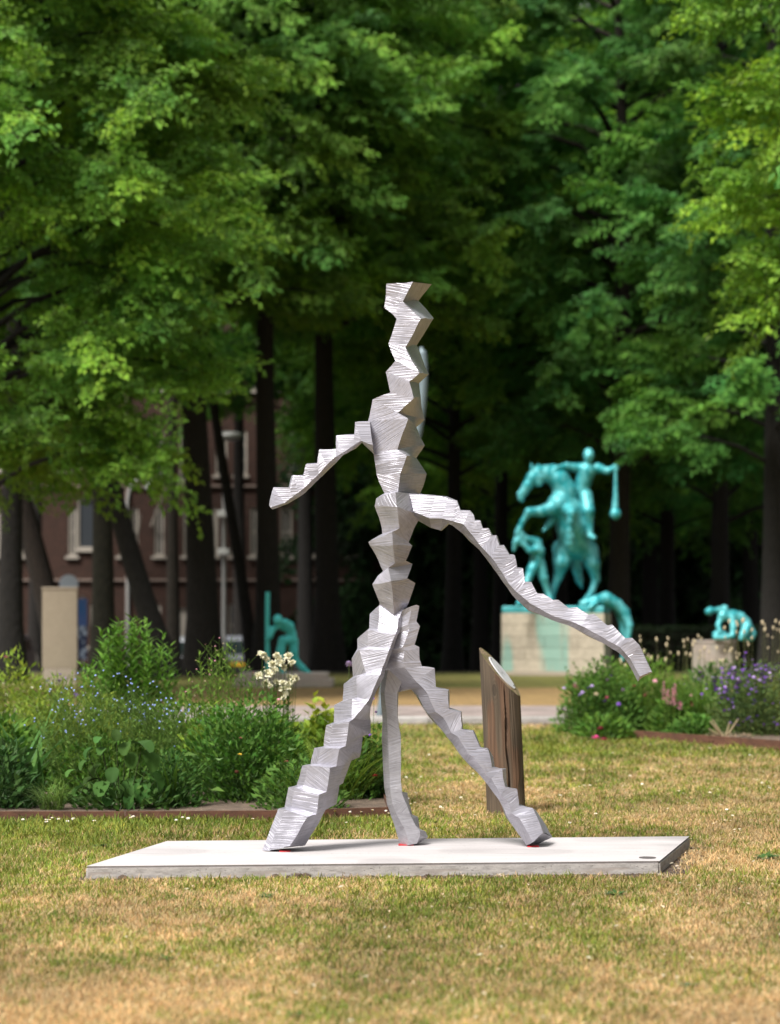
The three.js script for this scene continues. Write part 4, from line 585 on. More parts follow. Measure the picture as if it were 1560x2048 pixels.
function edging(pts, h, label) {
  const e = thing('steel_edging', label, 'edging', V(pts[0].x, 0, pts[0].z));
  for (let i = 0; i < pts.length - 1; i++) {
    const a = pts[i], b = pts[i + 1], L = a.distanceTo(b), n = Math.max(1, Math.round(L / 1.5));
    for (let k = 0; k < n; k++) { const c = a.clone().lerp(b, (k + .5) / n), g = box(L / n - .004, h + .08, .008, 0, (h - .08) / 2, 0, .0015); const m = part(e, 'strip', g, corten); m.position.set(c.x - e.position.x, 0, c.z - e.position.z); m.rotation.y = Math.atan2(-(b.z - a.z), b.x - a.x); const bt = new THREE.CylinderGeometry(.012, .012, .012, 8); bt.rotateX(Math.PI / 2); bt.translate(-L / n / 2 + .06, h * .55, .009); part(m, 'bolt', bt, corten); }
  }
  return e;
}
const EL = [G(-140, 1646), G(250, 1646), G(560, 1644), G(778, 1637), V(gx(760, 17), 0, -17), V(gx(735, 20), 0, -20), V(gx(700, 24.5), 0, -24.5)];
const ER = [V(gx(1140, 29), 0, -29), V(gx(1128, 26.5), 0, -26.5), G(1180, 1478), G(1290, 1482), G(1420, 1492), G(1600, 1506), G(1760, 1516)];
edging(EL, .077, 'low rusty steel edging along the left flower bed'); edging(ER, .11, 'low rusty steel edging along the right flower bed');
structure('soil', flat([...EL, V(-5.5, 0, -24.5), V(-5.5, 0, -14.4)].map(p => V(p.x, 0, p.z - (p.z > -15 ? .012 : 0))), .045), soil, 'dark earth and bark chips in the left flower bed');
structure('soil', flat([...ER, V(7.5, 0, -29)].map((p, i) => V(p.x, 0, p.z - .012)), .06), soil, 'dark earth in the right flower bed');

const plantAt = (name, label, px, d, group, category = 'plant') => thing(name, label, category, V(gx(px, d), .04, -d), group);
const GR = { deep: [.06, .14, .022], mid: [.11, .23, .03], light: [.2, .33, .034], yel: [.3, .36, .035], blue: [.05, .13, .045] };
// mound of small leaves: w, h in metres
function mound(o, w, h, n, r, c, len = .05, wid = .022, depth = .7, squash = 1) {
  const b = new LB();
  for (let i = 0; i < n; i++) {
    const q = rdir(r, -.05, 1), k = Math.pow(r(), .4) * (.86 + .28 * noise(q.x * 3 + w * 9, q.y * 3, q.z * 3 + h * 5)), p = V(q.x * w / 2 * k, Math.pow(Math.max(0, q.y), squash) * h * k, q.z * w / 2 * depth * k);
    b.leaf(p, V(q.x * .7 + (r() - .5) * 1.3, .35 + r() * .6, q.z * .7 + (r() - .5) * 1.3).normalize(), rdir(r, .2, 1), len * (.6 + .8 * r()), wid * (.7 + .6 * r()), vary(c, r, .35), .25 * r());
    if (i % 9 === 0) b.stem(V(p.x * .3, 0, p.z * .3), p, .0025, vary(c, r, .2));
  }
  return part(o, 'foliage', b.geo(), herb, 'stuff');
}
// upright stems with narrow leaves all the way up
function stalks(o, w, h, n, r, c, { len = .09, wid = .02, step = .035, dep = .6, from = .1, lean = .3, branch = 0, tip } = {}) {
  const b = new LB(), tips = [];
  for (let i = 0; i < n; i++) {
    const a = V((r() - .5) * w * .6, 0, (r() - .5) * w * dep * .6), H1 = h * (.62 + .38 * Math.sqrt(r())) * (1 - .35 * Math.pow(Math.abs(a.x) / (w * .3), 2)), e = V(a.x * (1 + 1.1 * lean * 2) + (r() - .5) * w * .2, H1, a.z * 1.3 + (r() - .5) * .1);
    const m = a.clone().lerp(e, .5); m.y += .02; m.x -= (e.x - a.x) * .12;
    const cv = new THREE.QuadraticBezierCurve3(a, m, e); let q = a;
    for (let k = 1; k <= 5; k++) { const x = cv.getPoint(k / 5); b.stem(q, x, .004 * (1.1 - k * .12), vary(c, r, .15)); q = x; }
    const nl = Math.floor(H1 * (1 - from) / step);
    for (let k = 0; k < nl; k++) { const f = from + (1 - from) * k / nl, p = cv.getPoint(f), az = k * 2.4 + i, dv = V(Math.cos(az), .45 + .5 * f, Math.sin(az)).normalize(); b.leaf(p, dv, V(0, 1, .1), len * (.5 + .6 * Math.sin(Math.PI * (.15 + .75 * f))) * (.8 + .4 * r()), wid * (.8 + .4 * r()), vary(c, r, .28), .25 * r(), .2); }
    for (let k = 0; k < branch; k++) { const f = .55 + .42 * r(), p = cv.getPoint(f), az = r() * 6.28, t = p.clone().add(V(Math.cos(az) * .12, .1 + .1 * r(), Math.sin(az) * .12)); b.stem(p, t, .002, c); tips.push(t); }
    tips.push(e);
  }
  part(o, 'stems', b.geo(), herb, 'stuff'); return tips;
}
function blades(o, w, h, n, r, c, wid = .03, curve = .45, dep = .6, name = 'blade', single = false) {
  const b = new LB();
  for (let i = 0; i < n; i++) {
    const a = V((r() - .5) * w * .5, 0, (r() - .5) * w * dep * .5), az = r() * 6.28, out = V(Math.cos(az), 0, Math.sin(az) * dep).normalize(), t = single ? new LB() : b;
    t.blade(a, out.clone().multiplyScalar(.3 + .25 * r()).add(V(0, 1, 0)).normalize(), out, h * (.6 + .5 * r()), wid * (.7 + .5 * r()), vary(c, r, .25), curve * (.3 + r()), 6);
    if (single) part(o, name, t.geo(), herb);
  }
  if (!single) part(o, 'blades', b.geo(), herb, 'stuff');
}
// flower shapes, shared
const petals = (n, R, rows, cup, seed) => { const b = new LB(), r = rng(seed); for (let k = 0; k < rows; k++) for (let i = 0; i < n; i++) { const az = (i + k * .5) / n * 6.283, y = cup + k * .35; b.leaf(V(0, 0, 0), V(Math.cos(az), y + (r() - .5) * .3, Math.sin(az)).normalize(), V(0, 1, 0), R * (1 - .16 * k), R * .62, [1, 1, 1], -.15, .3); } const g = b.geo(); g.deleteAttribute('color'); return g; };
const pom = (n, R, seed) => { const b = new LB(), r = rng(seed); for (let i = 0; i < n; i++) { const d = rdir(r); b.leaf(V(), d, rdir(r), R * (.7 + .5 * r()), R * .8, [1, 1, 1], .1, .3); } const g = b.geo(); g.deleteAttribute('color'); return g; };
const gPom = pom(34, .026, 9);
const gAster = petals(5, .006, 1, .15, 1), gDaisy = petals(10, .011, 1, .1, 2), gPuff = petals(9, .024, 3, -.1, 3), gPeony = petals(7, .055, 4, .1, 4), gSmall = petals(6, .016, 2, .2, 5), gHead = new THREE.IcosahedronGeometry(.014, 1);
{ gHead.scale(.8, 1.7, .8); const p = gHead.attributes.position; for (let i = 0; i < p.count; i++) { const k = .85 + .3 * h3(Math.round(p.getX(i) * 1e5), Math.round(p.getY(i) * 1e5), 1); p.setXYZ(i, p.getX(i) * k, p.getY(i) * k, p.getZ(i) * k); } gHead.computeVertexNormals(); }
const W = petalMat(.82, .79, .60), BL = petalMat(.30, .38, .75), PU = petalMat(.22, .08, .46), PK = petalMat(.70, .08, .28), PP = petalMat(.75, .36, .45), RD = petalMat(.35, .01, .02), YL = petalMat(.6, .42, .05), ST = petalMat(.5, .41, .26), LI = petalMat(.52, .38, .68), BR = petalMat(.16, .05, .03), CW = petalMat(.8, .78, .74);
function bloom(o, g, m, p, r, s = 1, name = 'flower', face = false) { const f = part(o, name, g, m); f.position.copy(p); f.rotation.set(face ? .9 + r() * .5 : (r() - .5) * 1.6, r() * 6.28, (r() - .5) * .8); f.scale.setScalar(s * (.8 + .4 * r())); return f; }
const local = (o, px, py, dz = 0) => { const d = -o.position.z - dz; return P(px, py, d).sub(o.position); };
const stemTo = (o, pts, c, rad = .003) => { const b = new LB(); for (const p of pts) { const a = V(p.x * .75, 0, p.z * .75), m = V(p.x * .9, p.y * .55, p.z * .9); b.stem(a, m, rad, c, rad * .8); b.stem(m, p, rad * .8, c, rad * .6); } part(o, 'stems', b.geo(), herb, 'stuff'); };

{ const o = plantAt('leafy_bush', 'tall leafy green bush behind the blue forget-me-nots', 262, 19), r = rng(101); stalks(o, .98, 1.34, 74, r, [.12, .26, .028], { len: .12, wid: .027, step: .027, lean: .14, from: .12 }); mound(o, .8, .85, 1300, r, GR.mid, .08, .025); }
{ const o = plantAt('forget_me_not', 'airy mass of tiny blue forget-me-nots over round leaves', 222, 15.7), r = rng(102); const tips = stalks(o, 1.25, .88, 130, r, [.13, .23, .035], { len: .05, wid: .014, step: .05, lean: .22, from: .35, branch: 3 }); mound(o, .95, .5, 2600, r, GR.mid, .055, .024);
  tips.filter((t, i) => t.y > .35 && i % 2 === 0).slice(0, 130).forEach(t => { bloom(o, gAster, BL, t, r, 1.25, 'flower', true); }); }
{ const o = plantAt('bergenia', 'low clump of big round dark leaves at the bed edging', 240, 15.05), r = rng(103), g = new LB();
  const spots = [[312, 1560, .085], [282, 1585, .075], [262, 1575, .08], [235, 1582, .07], [205, 1575, .075], [182, 1560, .06], [300, 1520, .085], [262, 1520, .06], [225, 1548, .06], [190, 1540, .055], [168, 1528, .05], [250, 1496, .055], [205, 1500, .05], [175, 1505, .045], [155, 1580, .05], [215, 1602, .05], [255, 1604, .05], [295, 1600, .045], [285, 1490, .09], [140, 1545, .04], [198, 1478, .045], [232, 1470, .045]];
  for (const [px, py, s] of spots) { const p = local(o, px, py, .06 + r() * .12), az = (px - 240) * .012 + (r() - .5) * .8, sh = new THREE.CircleGeometry(1, 18), q = sh.attributes.position; for (let i = 0; i < q.count; i++) { const x = q.getX(i), y = q.getY(i); q.setXYZ(i, x * s * .8, y * s * 1.02, s * (.35 * x * x - .22 * y * y + .05 * Math.sin(x * 9 + y * 7))); } sh.rotateX(-.35 - r() * 1.0); sh.rotateY(az); sh.computeVertexNormals(); const c = vary([.05, .115, .022], r, .4); const m = part(o, 'leaf', sh, leafMat({ vertexColors: false, color: C(...c), roughness: .75, specularIntensity: .2, transmission: .25 })); m.position.copy(p); g.stem(V(p.x * .3, 0, p.z * .3 - .05), p, .005, [.09, .12, .04]); }
  part(o, 'stems', g.geo(), herb, 'stuff'); mound(o, .8, .2, 420, r, GR.deep, .06, .03); }
{ const o = plantAt('iris', 'broad sword leaves of an iris at the left edge', 52, 15.8), r = rng(104); blades(o, .5, .82, 34, r, [.07, .17, .035], .045, .5, .6, 'blade', true); }
{ const o = plantAt('cut_leaf_plant', 'low plant with deeply cut leaves in the bottom left corner of the bed', 4, 15.1), r = rng(105); mound(o, .5, .5, 900, r, [.055, .13, .03], .075, .03); }
{ const o = plantAt('grass_tuft', 'small fine grass tuft beside the steel edging', 104, 14.95), r = rng(106); blades(o, .3, .3, 150, r, [.13, .22, .04], .005, .9); }
{ const o = plantAt('dense_shrub', 'dense round dark green shrub left of the silver left leg', 492, 15.8), r = rng(107); mound(o, .98, .72, 5200, r, [.085, .20, .026], .05, .023, .75, .8); for (const [x, y, m, g] of [[481, 1477, BR, gSmall], [480, 1510, YL, gSmall], [473, 1545, BR, gSmall], [573, 1524, BR, gSmall]]) bloom(o, g, m, local(o, x, y, .36), r, 1.2); for (const [x, y] of [[395, 1510], [440, 1520], [560, 1540], [590, 1500], [530, 1560], [420, 1580], [620, 1530]]) { const b = new LB(); b.leaf(V(), V((r() - .5) * 1.4, .2, .6).normalize(), V(0, 1, .6), .15, .06, vary(GR.mid, r, .2), .3); const m = part(o, 'leaf', b.geo(), herb); m.position.copy(local(o, x, y, .34)); } }
{ const o = plantAt('campion', 'tall thin green stalks with small buds left of the white flowers', 446, 16.8), r = rng(108); const tips = stalks(o, .66, 1.18, 42, r, [.16, .28, .035], { len: .075, wid: .014, step: .05, lean: .25, from: .25, branch: 3 }); tips.filter((_, i) => i % 3 === 0).forEach(t => bloom(o, gSmall, r() < .5 ? ST : PP, t, r, .5)); mound(o, .8, .72, 1500, r, GR.light, .07, .016); }
{ const o = plantAt('columbine', 'cluster of white double columbine flowers in front of the bronze man', 552, 16.4), r = rng(109), f = [[524, 1309], [532, 1318], [553, 1311], [558, 1318], [577, 1313], [562, 1327], [584, 1326], [546, 1329], [549, 1340], [540, 1348], [518, 1352], [580, 1354], [592, 1356], [587, 1360], [530, 1366], [553, 1364], [566, 1366], [577, 1370], [574, 1376], [562, 1378], [540, 1372], [571, 1388], [567, 1396], [534, 1342], [569, 1336]];
  const ps = f.map(q => local(o, q[0], q[1], (r() - .5) * .16)); stemTo(o, ps, [.11, .2, .03], .0035); ps.forEach((p, i) => { bloom(o, gPom, W, p, r, i > 18 ? .95 : 1.3); }); stalks(o, .42, .84, 26, r, [.1, .2, .03], { len: .08, wid: .02, step: .045, from: .2 }); mound(o, .5, .62, 900, r, GR.light, .07, .03); bloom(o, gSmall, PP, local(o, 557, 1399, .2), r, 1); }
{ const o = plantAt('nettle', 'bright yellow-green leafy plant next to the silver left leg', 640, 18), r = rng(110); stalks(o, .36, .72, 16, r, GR.yel, { len: .11, wid: .05, step: .05, lean: .15 }); mound(o, .6, .5, 700, r, GR.light, .09, .045); }
{ const o = plantAt('ornamental_grass', 'arching fine green grass behind the silver left leg', 668, 15.9), r = rng(111); blades(o, .8, .75, 420, r, [.2, .31, .04], .006, .9); mound(o, .6, .32, 500, r, GR.mid, .06, .02); }
{ const o = plantAt('salvia', 'dark leaved plant with a red flower left of the middle silver leg', 728, 16), r = rng(112); stalks(o, .34, .66, 16, r, GR.mid, { len: .09, wid: .045, step: .05 }); mound(o, .42, .46, 700, r, GR.deep, .07, .04); bloom(o, gPeony, RD, local(o, 750, 1552, .25), r, .5); for (const q of [[746, 1398], [758, 1448], [740, 1470], [752, 1425]]) bloom(o, gSmall, PU, local(o, q[0], q[1], .1), r, 1); stemTo(o, [local(o, 748, 1396, 0)], GR.mid); blades(o, .5, .5, 90, r, [.13, .23, .04], .006, .8); }
{ const o = plantAt('flag_iris', 'grassy clump with purple iris flowers in front of the beige panel', 106, 20.2), r = rng(113); blades(o, .52, .92, 60, r, [.16, .24, .03], .018, .25); for (const q of [[95, 1362], [110, 1352], [119, 1349], [128, 1358], [118, 1362], [152, 1390]]) bloom(o, gPuff, PU, local(o, ...q), r, .9); mound(o, .6, .6, 600, r, GR.light, .08, .02); }
{ const o = plantAt('meadow_flowers', 'yellow-green clump with small white flowers at the left edge', 30, 20.8), r = rng(114); mound(o, 1.1, .9, 3000, r, [.24, .33, .035], .07, .02); for (const q of [[7, 1368], [28, 1371], [48, 1384], [12, 1390], [65, 1376], [80, 1378]]) bloom(o, gSmall, W, local(o, q[0], q[1], .3), r, 1.3); }
{ const o = plantAt('meadow_herbs', 'loose yellow-green herbs behind the forget-me-nots', 130, 18.2), r = rng(115); stalks(o, 1.5, .9, 90, r, [.24, .32, .04], { len: .06, wid: .012, step: .05, lean: .1 }); const tips = stalks(o, 1.0, .72, 30, r, GR.light, { len: .07, branch: 2 }); tips.filter((_, i) => i % 3 === 0).forEach(t => bloom(o, gSmall, LI, t, r, .5)); mound(o, 1.5, .74, 3000, r, [.2, .29, .035], .06, .018); }
{ const o = plantAt('low_shrub', 'mid green low shrub between leafy bush and dense shrub', 368, 17.4), r = rng(116); mound(o, .95, .74, 2800, r, [.12, .23, .03], .06, .022); for (let i = 0; i < 14; i++) bloom(o, gAster, BL, V((r() - .7) * .6, .5 + .15 * r(), .25), r, 1.3, 'flower', true); }
{ const o = plantAt('leafy_plant', 'broad leaved green plant filling the left edge of the bed', 20, 16.6), r = rng(117); mound(o, .7, .55, 1400, r, GR.mid, .09, .04); }
{ const o = plantAt('leafy_plant', 'low dark green plant right of the big round leaves', 345, 15.2), r = rng(118); mound(o, .4, .42, 1100, r, [.06, .15, .025], .05, .018); blades(o, .2, .4, 26, r, GR.mid, .02, .5); }
{ const o = plantAt('leafy_plant', 'green plant at the foot of the dense shrub by the silver left foot', 600, 15.1), r = rng(119); mound(o, .62, .36, 1300, r, [.09, .19, .028], .05, .02); blades(o, .5, .4, 60, r, GR.light, .006, .8); }
for (const [px, py, d, m, s, lab] of [[12, 1315, 20.5, PP, .75, 'single pink knob flower on a tall stalk at the left edge'], [698, 1328, 17.4, LI, .9, 'single pale lilac flower on a thin stalk beside the silver leg']]) { const o = plantAt('stem_flower', lab, px, d, null, 'flower'), r = rng(px), p = local(o, px, py); stemTo(o, [p], [.14, .2, .05], .005); bloom(o, gPuff, m, p, r, s * 1.3); }

// right bed
{ const o = plantAt('herb_mass', 'broad green herbs with purple and pink flowers on the left end of the right bed', 1200, 25), r = rng(201); mound(o, 1.05, .78, 4000, r, [.11, .23, .035], .06, .022); stalks(o, .95, .9, 50, r, GR.mid, { len: .08, wid: .024, step: .05 }); for (const [x, y, m] of [[1128, 1376, LI], [1150, 1372, PP], [1178, 1376, PU], [1184, 1372, LI], [1214, 1395, PK], [1210, 1403, PU], [1237, 1408, PU], [1160, 1390, LI], [1165, 1385, LI], [1215, 1360, LI], [1246, 1380, LI], [1268, 1372, PK], [1150, 1366, CW], [1192, 1388, ST], [1167, 1442, PP], [1126, 1420, LI], [1222, 1352, PU]]) bloom(o, gPuff, m, local(o, x, y, .3), r, 1.1); }
{ const o = plantAt('herb_mass', 'feathery green herbs under the tip of the long silver arm', 1290, 25.4), r = rng(202); mound(o, 1.15, .8, 4000, r, [.14, .27, .035], .08, .016); stalks(o, 1.0, .98, 60, r, GR.light, { len: .07, wid: .014, step: .05 }); for (const [x, y, m] of [[1285, 1468, PK], [1310, 1362, PP], [1290, 1390, BR]]) bloom(o, gPuff, m, local(o, x, y, .35), r, 1.2); }
{ const o = plantAt('astilbe', 'pale pink plume flowers among the green herbs', 1342, 24.8), r = rng(203), b = new LB(); for (const [x0, y0, y1] of [[1328, 1362, 1400], [1346, 1376, 1412], [1350, 1368, 1408], [1336, 1380, 1410], [1360, 1402, 1420]]) { const g = new LB(), s = rng(x0); for (let i = 0; i < 90; i++) { const f = s(), q = local(o, x0 + (s() - .5) * 12 * f, lerp(y0, y1, f), .2 + (s() - .5) * .1); g.leaf(q, rdir(s, 0, 1), rdir(s), .022, .012, vary([.62, .28, .34], s, .3)); } part(o, 'plume', g.geo(), herb); const t = local(o, x0, y1, .2); b.stem(V(t.x * .7, 0, t.z), t, .004, GR.light); } part(o, 'stems', b.geo(), herb, 'stuff'); mound(o, .5, .42, 800, r, GR.mid, .08, .03); for (const q of [[1382, 1391], [1383, 1405], [1384, 1410]]) bloom(o, gPuff, q[1] > 1400 ? BR : PP, local(o, q[0], q[1], .2), r, .9); }
{ const o = plantAt('salvia', 'large clump of violet flowers at the right edge', 1525, 24.3), r = rng(204); mound(o, 1.25, .8, 3400, r, [.15, .22, .06], .06, .02); const tips = stalks(o, 1.1, .86, 80, r, [.08, .15, .045], { len: .05, wid: .018, step: .045, branch: 1 }); tips.slice(0, 110).forEach(t => { for (let k = 0; k < 2; k++) bloom(o, gPuff, r() < .75 ? PU : LI, t.clone().add(V((r() - .5) * .04, -k * .045, (r() - .5) * .04)), r, .85); }); for (let i = 0; i < 70; i++) bloom(o, gPuff, r() < .8 ? PU : LI, V((r() - .5) * 1.0, .12 + r() * .55, .34 + .08 * r()), r, .8); }
for (const [px, w, ytop, d, n, lab, sd] of [[1345, .75, 1278, 28, 26, 'tall grass with fluffy pale heads left of the small pedestal', 205], [1425, .6, 1302, 28.4, 20, 'pale fluffy grass heads in front of the small pedestal', 206], [1520, .75, 1246, 28, 34, 'tallest fluffy pale grass heads at the right edge', 207], [1260, .5, 1318, 27.5, 12, 'pale fluffy grass heads below the hanging bronze legs', 208]]) {
  const o = plantAt('seed_head_grass', lab, px, d), r = rng(sd), h = H - (ytop - HY) * d / F, ps = []; for (let i = 0; i < n; i++) { const f = r(); ps.push(V((r() - .5) * w * 1.15, h * (.62 + .38 * Math.sqrt(f)), (r() - .5) * .4)); } stemTo(o, ps, [.2, .21, .07], .0032); ps.forEach(p => { const f = part(o, 'seed_head', gHead, ST); f.position.copy(p); f.scale.setScalar(.7 + .7 * r()); f.rotation.z = (r() - .5) * .5; }); blades(o, w, h * .72, 150, r, [.14, .2, .045], .008, .5); mound(o, w, .45, 600, r, GR.light, .09, .02); }
{ const o = plantAt('ornamental_grass', 'upright light green grass in the middle of the right bed', 1415, 25), r = rng(209); blades(o, .8, .82, 460, r, [.14, .26, .035], .01, .45); mound(o, .6, .36, 700, r, GR.mid, .07, .02); }
{ const o = plantAt('fern', 'low bright green ferny plant beside the dried stalks', 1388, 23.9), r = rng(210); mound(o, .5, .26, 1000, r, [.11, .24, .035], .07, .03); }
{ const o = plantAt('dried_stalks', 'fan of pale cut dried stalks lying on the bed edge', 1450, 23.75), r = rng(211); for (let i = 0; i < 8; i++) { const a = -1.1 + Math.pow(r(), .8) * 1.7, L = .12 + .26 * r(); part(o, 'stalk', tube([V(a * .03, .02, 0), V(Math.sin(a) * L, .03 + Math.cos(a) * L * .75, .04 + .1 * r())], [.012, .007], 6), ST); } const b = new LB(); for (let i = 0; i < 120; i++) b.leaf(V((r() - .4) * .5, .02 + .04 * r(), (r() - .2) * .25), rdir(r, -.1, .4), V(0, 1, 0), .08, .02, vary([.5, .38, .26], r, .3)); part(o, 'litter', b.geo(), herb, 'stuff'); }
{ const o = plantAt('yellow_mound', 'bright yellow-green mound behind the violet flowers', 1530, 27), r = rng(212); mound(o, .48, .62, 900, r, [.34, .36, .02], .05, .03); }
{ const o = plantAt('herb_mass', 'green herbs at the back of the right bed under the small pedestal', 1440, 27), r = rng(213); mound(o, 1.4, .72, 3000, r, [.08, .17, .03], .08, .025); for (let i = 0; i < 26; i++) bloom(o, gPuff, r() < .6 ? PU : ST, V((r() - .5) * 1.2, .35 + r() * .22, .3), r, .8); }
{ const o = plantAt('herb_mass', 'green herbs at the back in front of the horse pedestal', 1225, 27.6), r = rng(214); mound(o, 1.0, .7, 2200, r, [.1, .2, .03], .08, .022); for (let i = 0; i < 16; i++) bloom(o, gPuff, r() < .5 ? LI : ST, V((r() - .5) * .9, .4 + r() * .2, .3), r, .8); }
{ const o = plantAt('peony', 'low plant with round bright pink flowers at the corner of the right bed', 1208, 24.0), r = rng(215); mound(o, .6, .26, 900, r, GR.mid, .07, .03); for (const q of [[1191, 1476], [1208, 1481], [1201, 1458]]) { bloom(o, gPeony, PK, local(o, q[0], q[1], .2), r, .95); } stemTo(o, [local(o, 1201, 1459, .18)], GR.mid); }

// ---------------------------------------------------------------- lawn: blades, daisies, weeds, stones, soil by the slab
const inside = (pts, x, z) => { let c = false; for (let i = 0, j = pts.length - 1; i < pts.length; j = i++) if ((pts[i].z > z) !== (pts[j].z > z) && x < (pts[j].x - pts[i].x) * (z - pts[i].z) / (pts[j].z - pts[i].z) + pts[i].x) c = !c; return c; };
const bedL = [...EL, V(-5.5, 0, -24.5), V(-5.5, 0, -14.4)], bedR = [...ER, V(9, 0, -29)];
const slabGrow = slabC.map((c, i) => { const m = V(-.1, 0, -12.1), q = V(c.x, 0, c.z).sub(m); return m.clone().add(q.clone().multiplyScalar(1 + .03 / q.length())); });
function tuftGeo(n, h, spread, seed, wid, curve) { const b = new LB(), r = rng(seed); for (let i = 0; i < n; i++) { const az = r() * 6.28, out = V(Math.cos(az), 0, Math.sin(az)); b.blade(V((r() - .5) * spread, -.004, (r() - .5) * spread), out.clone().multiplyScalar(.25 + .9 * r()).add(V(0, 1, 0)).normalize(), out, h * (.45 + .75 * r()), wid * (.7 + .6 * r()), vary([1, 1, 1], r, .3), curve * r(), 3); } return b.geo(); }
{
  const r = rng(301), set = { dry: [], green: [] }, m = new THREE.Matrix4(), q = new THREE.Quaternion(), e = new THREE.Euler();
  const N = 62000;
  for (let i = 0; i < N; i++) {
    const d = 1 / lerp(1 / 6.6, 1 / 27.4, Math.pow(r(), .85)), x = lerp(gx(-90, d), gx(1650, d), r()), z = -d;
    if (inside(bedL, x, z) || inside(bedR, x, z) || inside(slabGrow, x, z)) continue;
    const nearSlab = z > -12.1 && z < -10.6 && x > -1.7 && x < 2 ? Math.min(...slabC.map((c, k) => { const a = slabC[k], b = slabC[(k + 1) % 4], t = clamp(((x - a.x) * (b.x - a.x) + (z - a.z) * (b.z - a.z)) / ((b.x - a.x) ** 2 + (b.z - a.z) ** 2), 0, 1); return Math.hypot(x - lerp(a.x, b.x, t), z - lerp(a.z, b.z, t)); })) : 1;
    if (nearSlab < (z > -11.75 ? .12 * smooth(-1.4, .6, x) + .05 : .06) && r() > .12) continue;
    const g = greenness(x, d), green = r() < g * .9 + .05, far = smooth(14, 26, d), s = (.72 + .55 * r()) * (1 + .5 * far) * (green ? .8 + .5 * g : .85) * (d > 13.4 && d < 14.6 && x < .2 ? 1.35 : 1);
    e.set((r() - .5) * .35, r() * 6.28, (r() - .5) * .35); q.setFromEuler(e);
    const k = (.75 + .5 * r()) * (.62 + .76 * fbm(x * 1.7 + 5, d * 1.1, 8, 3)), mix = r();
    set[green ? 'green' : 'dry'].push([m.clone().compose(V(x, 0, z), q, V(s * (1 + .5 * far), s, s * (1 + .5 * far))), green ? C(lerp(.14, .32, mix) * k, lerp(.23, .32, mix) * k, lerp(.025, .05, mix) * k) : C(lerp(.5, .68, mix) * k, lerp(.345, .49, mix) * k, lerp(.155, .27, mix) * k)]);
  }
  const geo = { dry: tuftGeo(15, .04, .085, 5, .0038, .9), green: tuftGeo(13, .045, .08, 6, .0042, .55) };
  for (const [k, name, label] of [['dry', 'dry_grass', 'short dry straw-coloured grass of the lawn'], ['green', 'green_grass', 'short green grass of the lawn']]) {
    const im = new THREE.InstancedMesh(geo[k], herb, set[k].length); set[k].forEach((a, i) => { im.setMatrixAt(i, a[0]); im.setColorAt(i, a[1]); }); im.name = name; im.castShadow = im.receiveShadow = true; tag(im, label, null, null, 'stuff'); scene.add(im);
  }
}
{ // loose soil and clods along the slab
  const r = rng(302), gs = [], gl = [];
  const clod = (x, z, s) => { const g = new THREE.IcosahedronGeometry(s, 1), p = g.attributes.position; for (let i = 0; i < p.count; i++) { const k = .7 + .6 * h3(Math.round(p.getX(i) * 4e4), Math.round(p.getY(i) * 4e4), Math.round(p.getZ(i) * 4e4)); p.setXYZ(i, p.getX(i) * k, p.getY(i) * k * .7, p.getZ(i) * k); } g.computeVertexNormals(); g.translate(x, s * .2, z); return g; };
  const A = slabC[0], B = slabC[1], Cc = slabC[2], Dd = slabC[3];
  for (let i = 0; i < 900; i++) { const f = r(), e = r(), [a, b] = e < .72 ? [A, B] : e < .9 ? [B, Cc] : [Dd, A], x = lerp(a.x, b.x, f), z = lerp(a.z, b.z, f), o = .012 + Math.pow(r(), 1.6) * (e < .72 ? lerp(.06, .14, smooth(.3, .9, f)) : .14), s = .004 + .011 * Math.pow(r(), 3); (r() < .82 ? gs : gl).push(clod(x + (e < .72 ? 0 : e < .9 ? o : -o), z + (e < .72 ? o : .02), s)); }
  for (const [px, s] of [[246, .03], [470, .012], [548, .026], [592, .034], [606, .03], [850, .02], [912, .014]]) { const f = (px - 172) / 1147, x = lerp(A.x, B.x, f), z = lerp(A.z, B.z, f); gs.push(clod(x, z + .045, s)); }
  const strip = flat([V(A.x - .12, 0, A.z - .12), V(A.x - .05, 0, A.z + .03), V(lerp(A.x, B.x, .3), 0, lerp(A.z, B.z, .3) + .05), V(lerp(A.x, B.x, .7), 0, lerp(A.z, B.z, .7) + .11), V(B.x + .02, 0, B.z + .14), V(B.x + .16, 0, B.z - .1), V(Cc.x + .1, 0, Cc.z - .02), V(0, 0, -12.2)], .004);
  structure('soil', mergeGeometries([strip.toNonIndexed(), ...gs.map(g => g.index ? g.toNonIndexed() : g)]), mat({ map: soilT, color: C(.22, .18, .15), roughness: 1 }), 'dark crumbly earth along the edges of the concrete slab');
  const st = mergeGeometries(gl); const o = new THREE.Mesh(st, mat({ color: C(.42, .34, .26), roughness: 1 })); o.name = 'gravel'; o.castShadow = o.receiveShadow = true; tag(o, 'small pale pebbles scattered in the earth beside the slab', null, null, 'stuff'); scene.add(o);
}
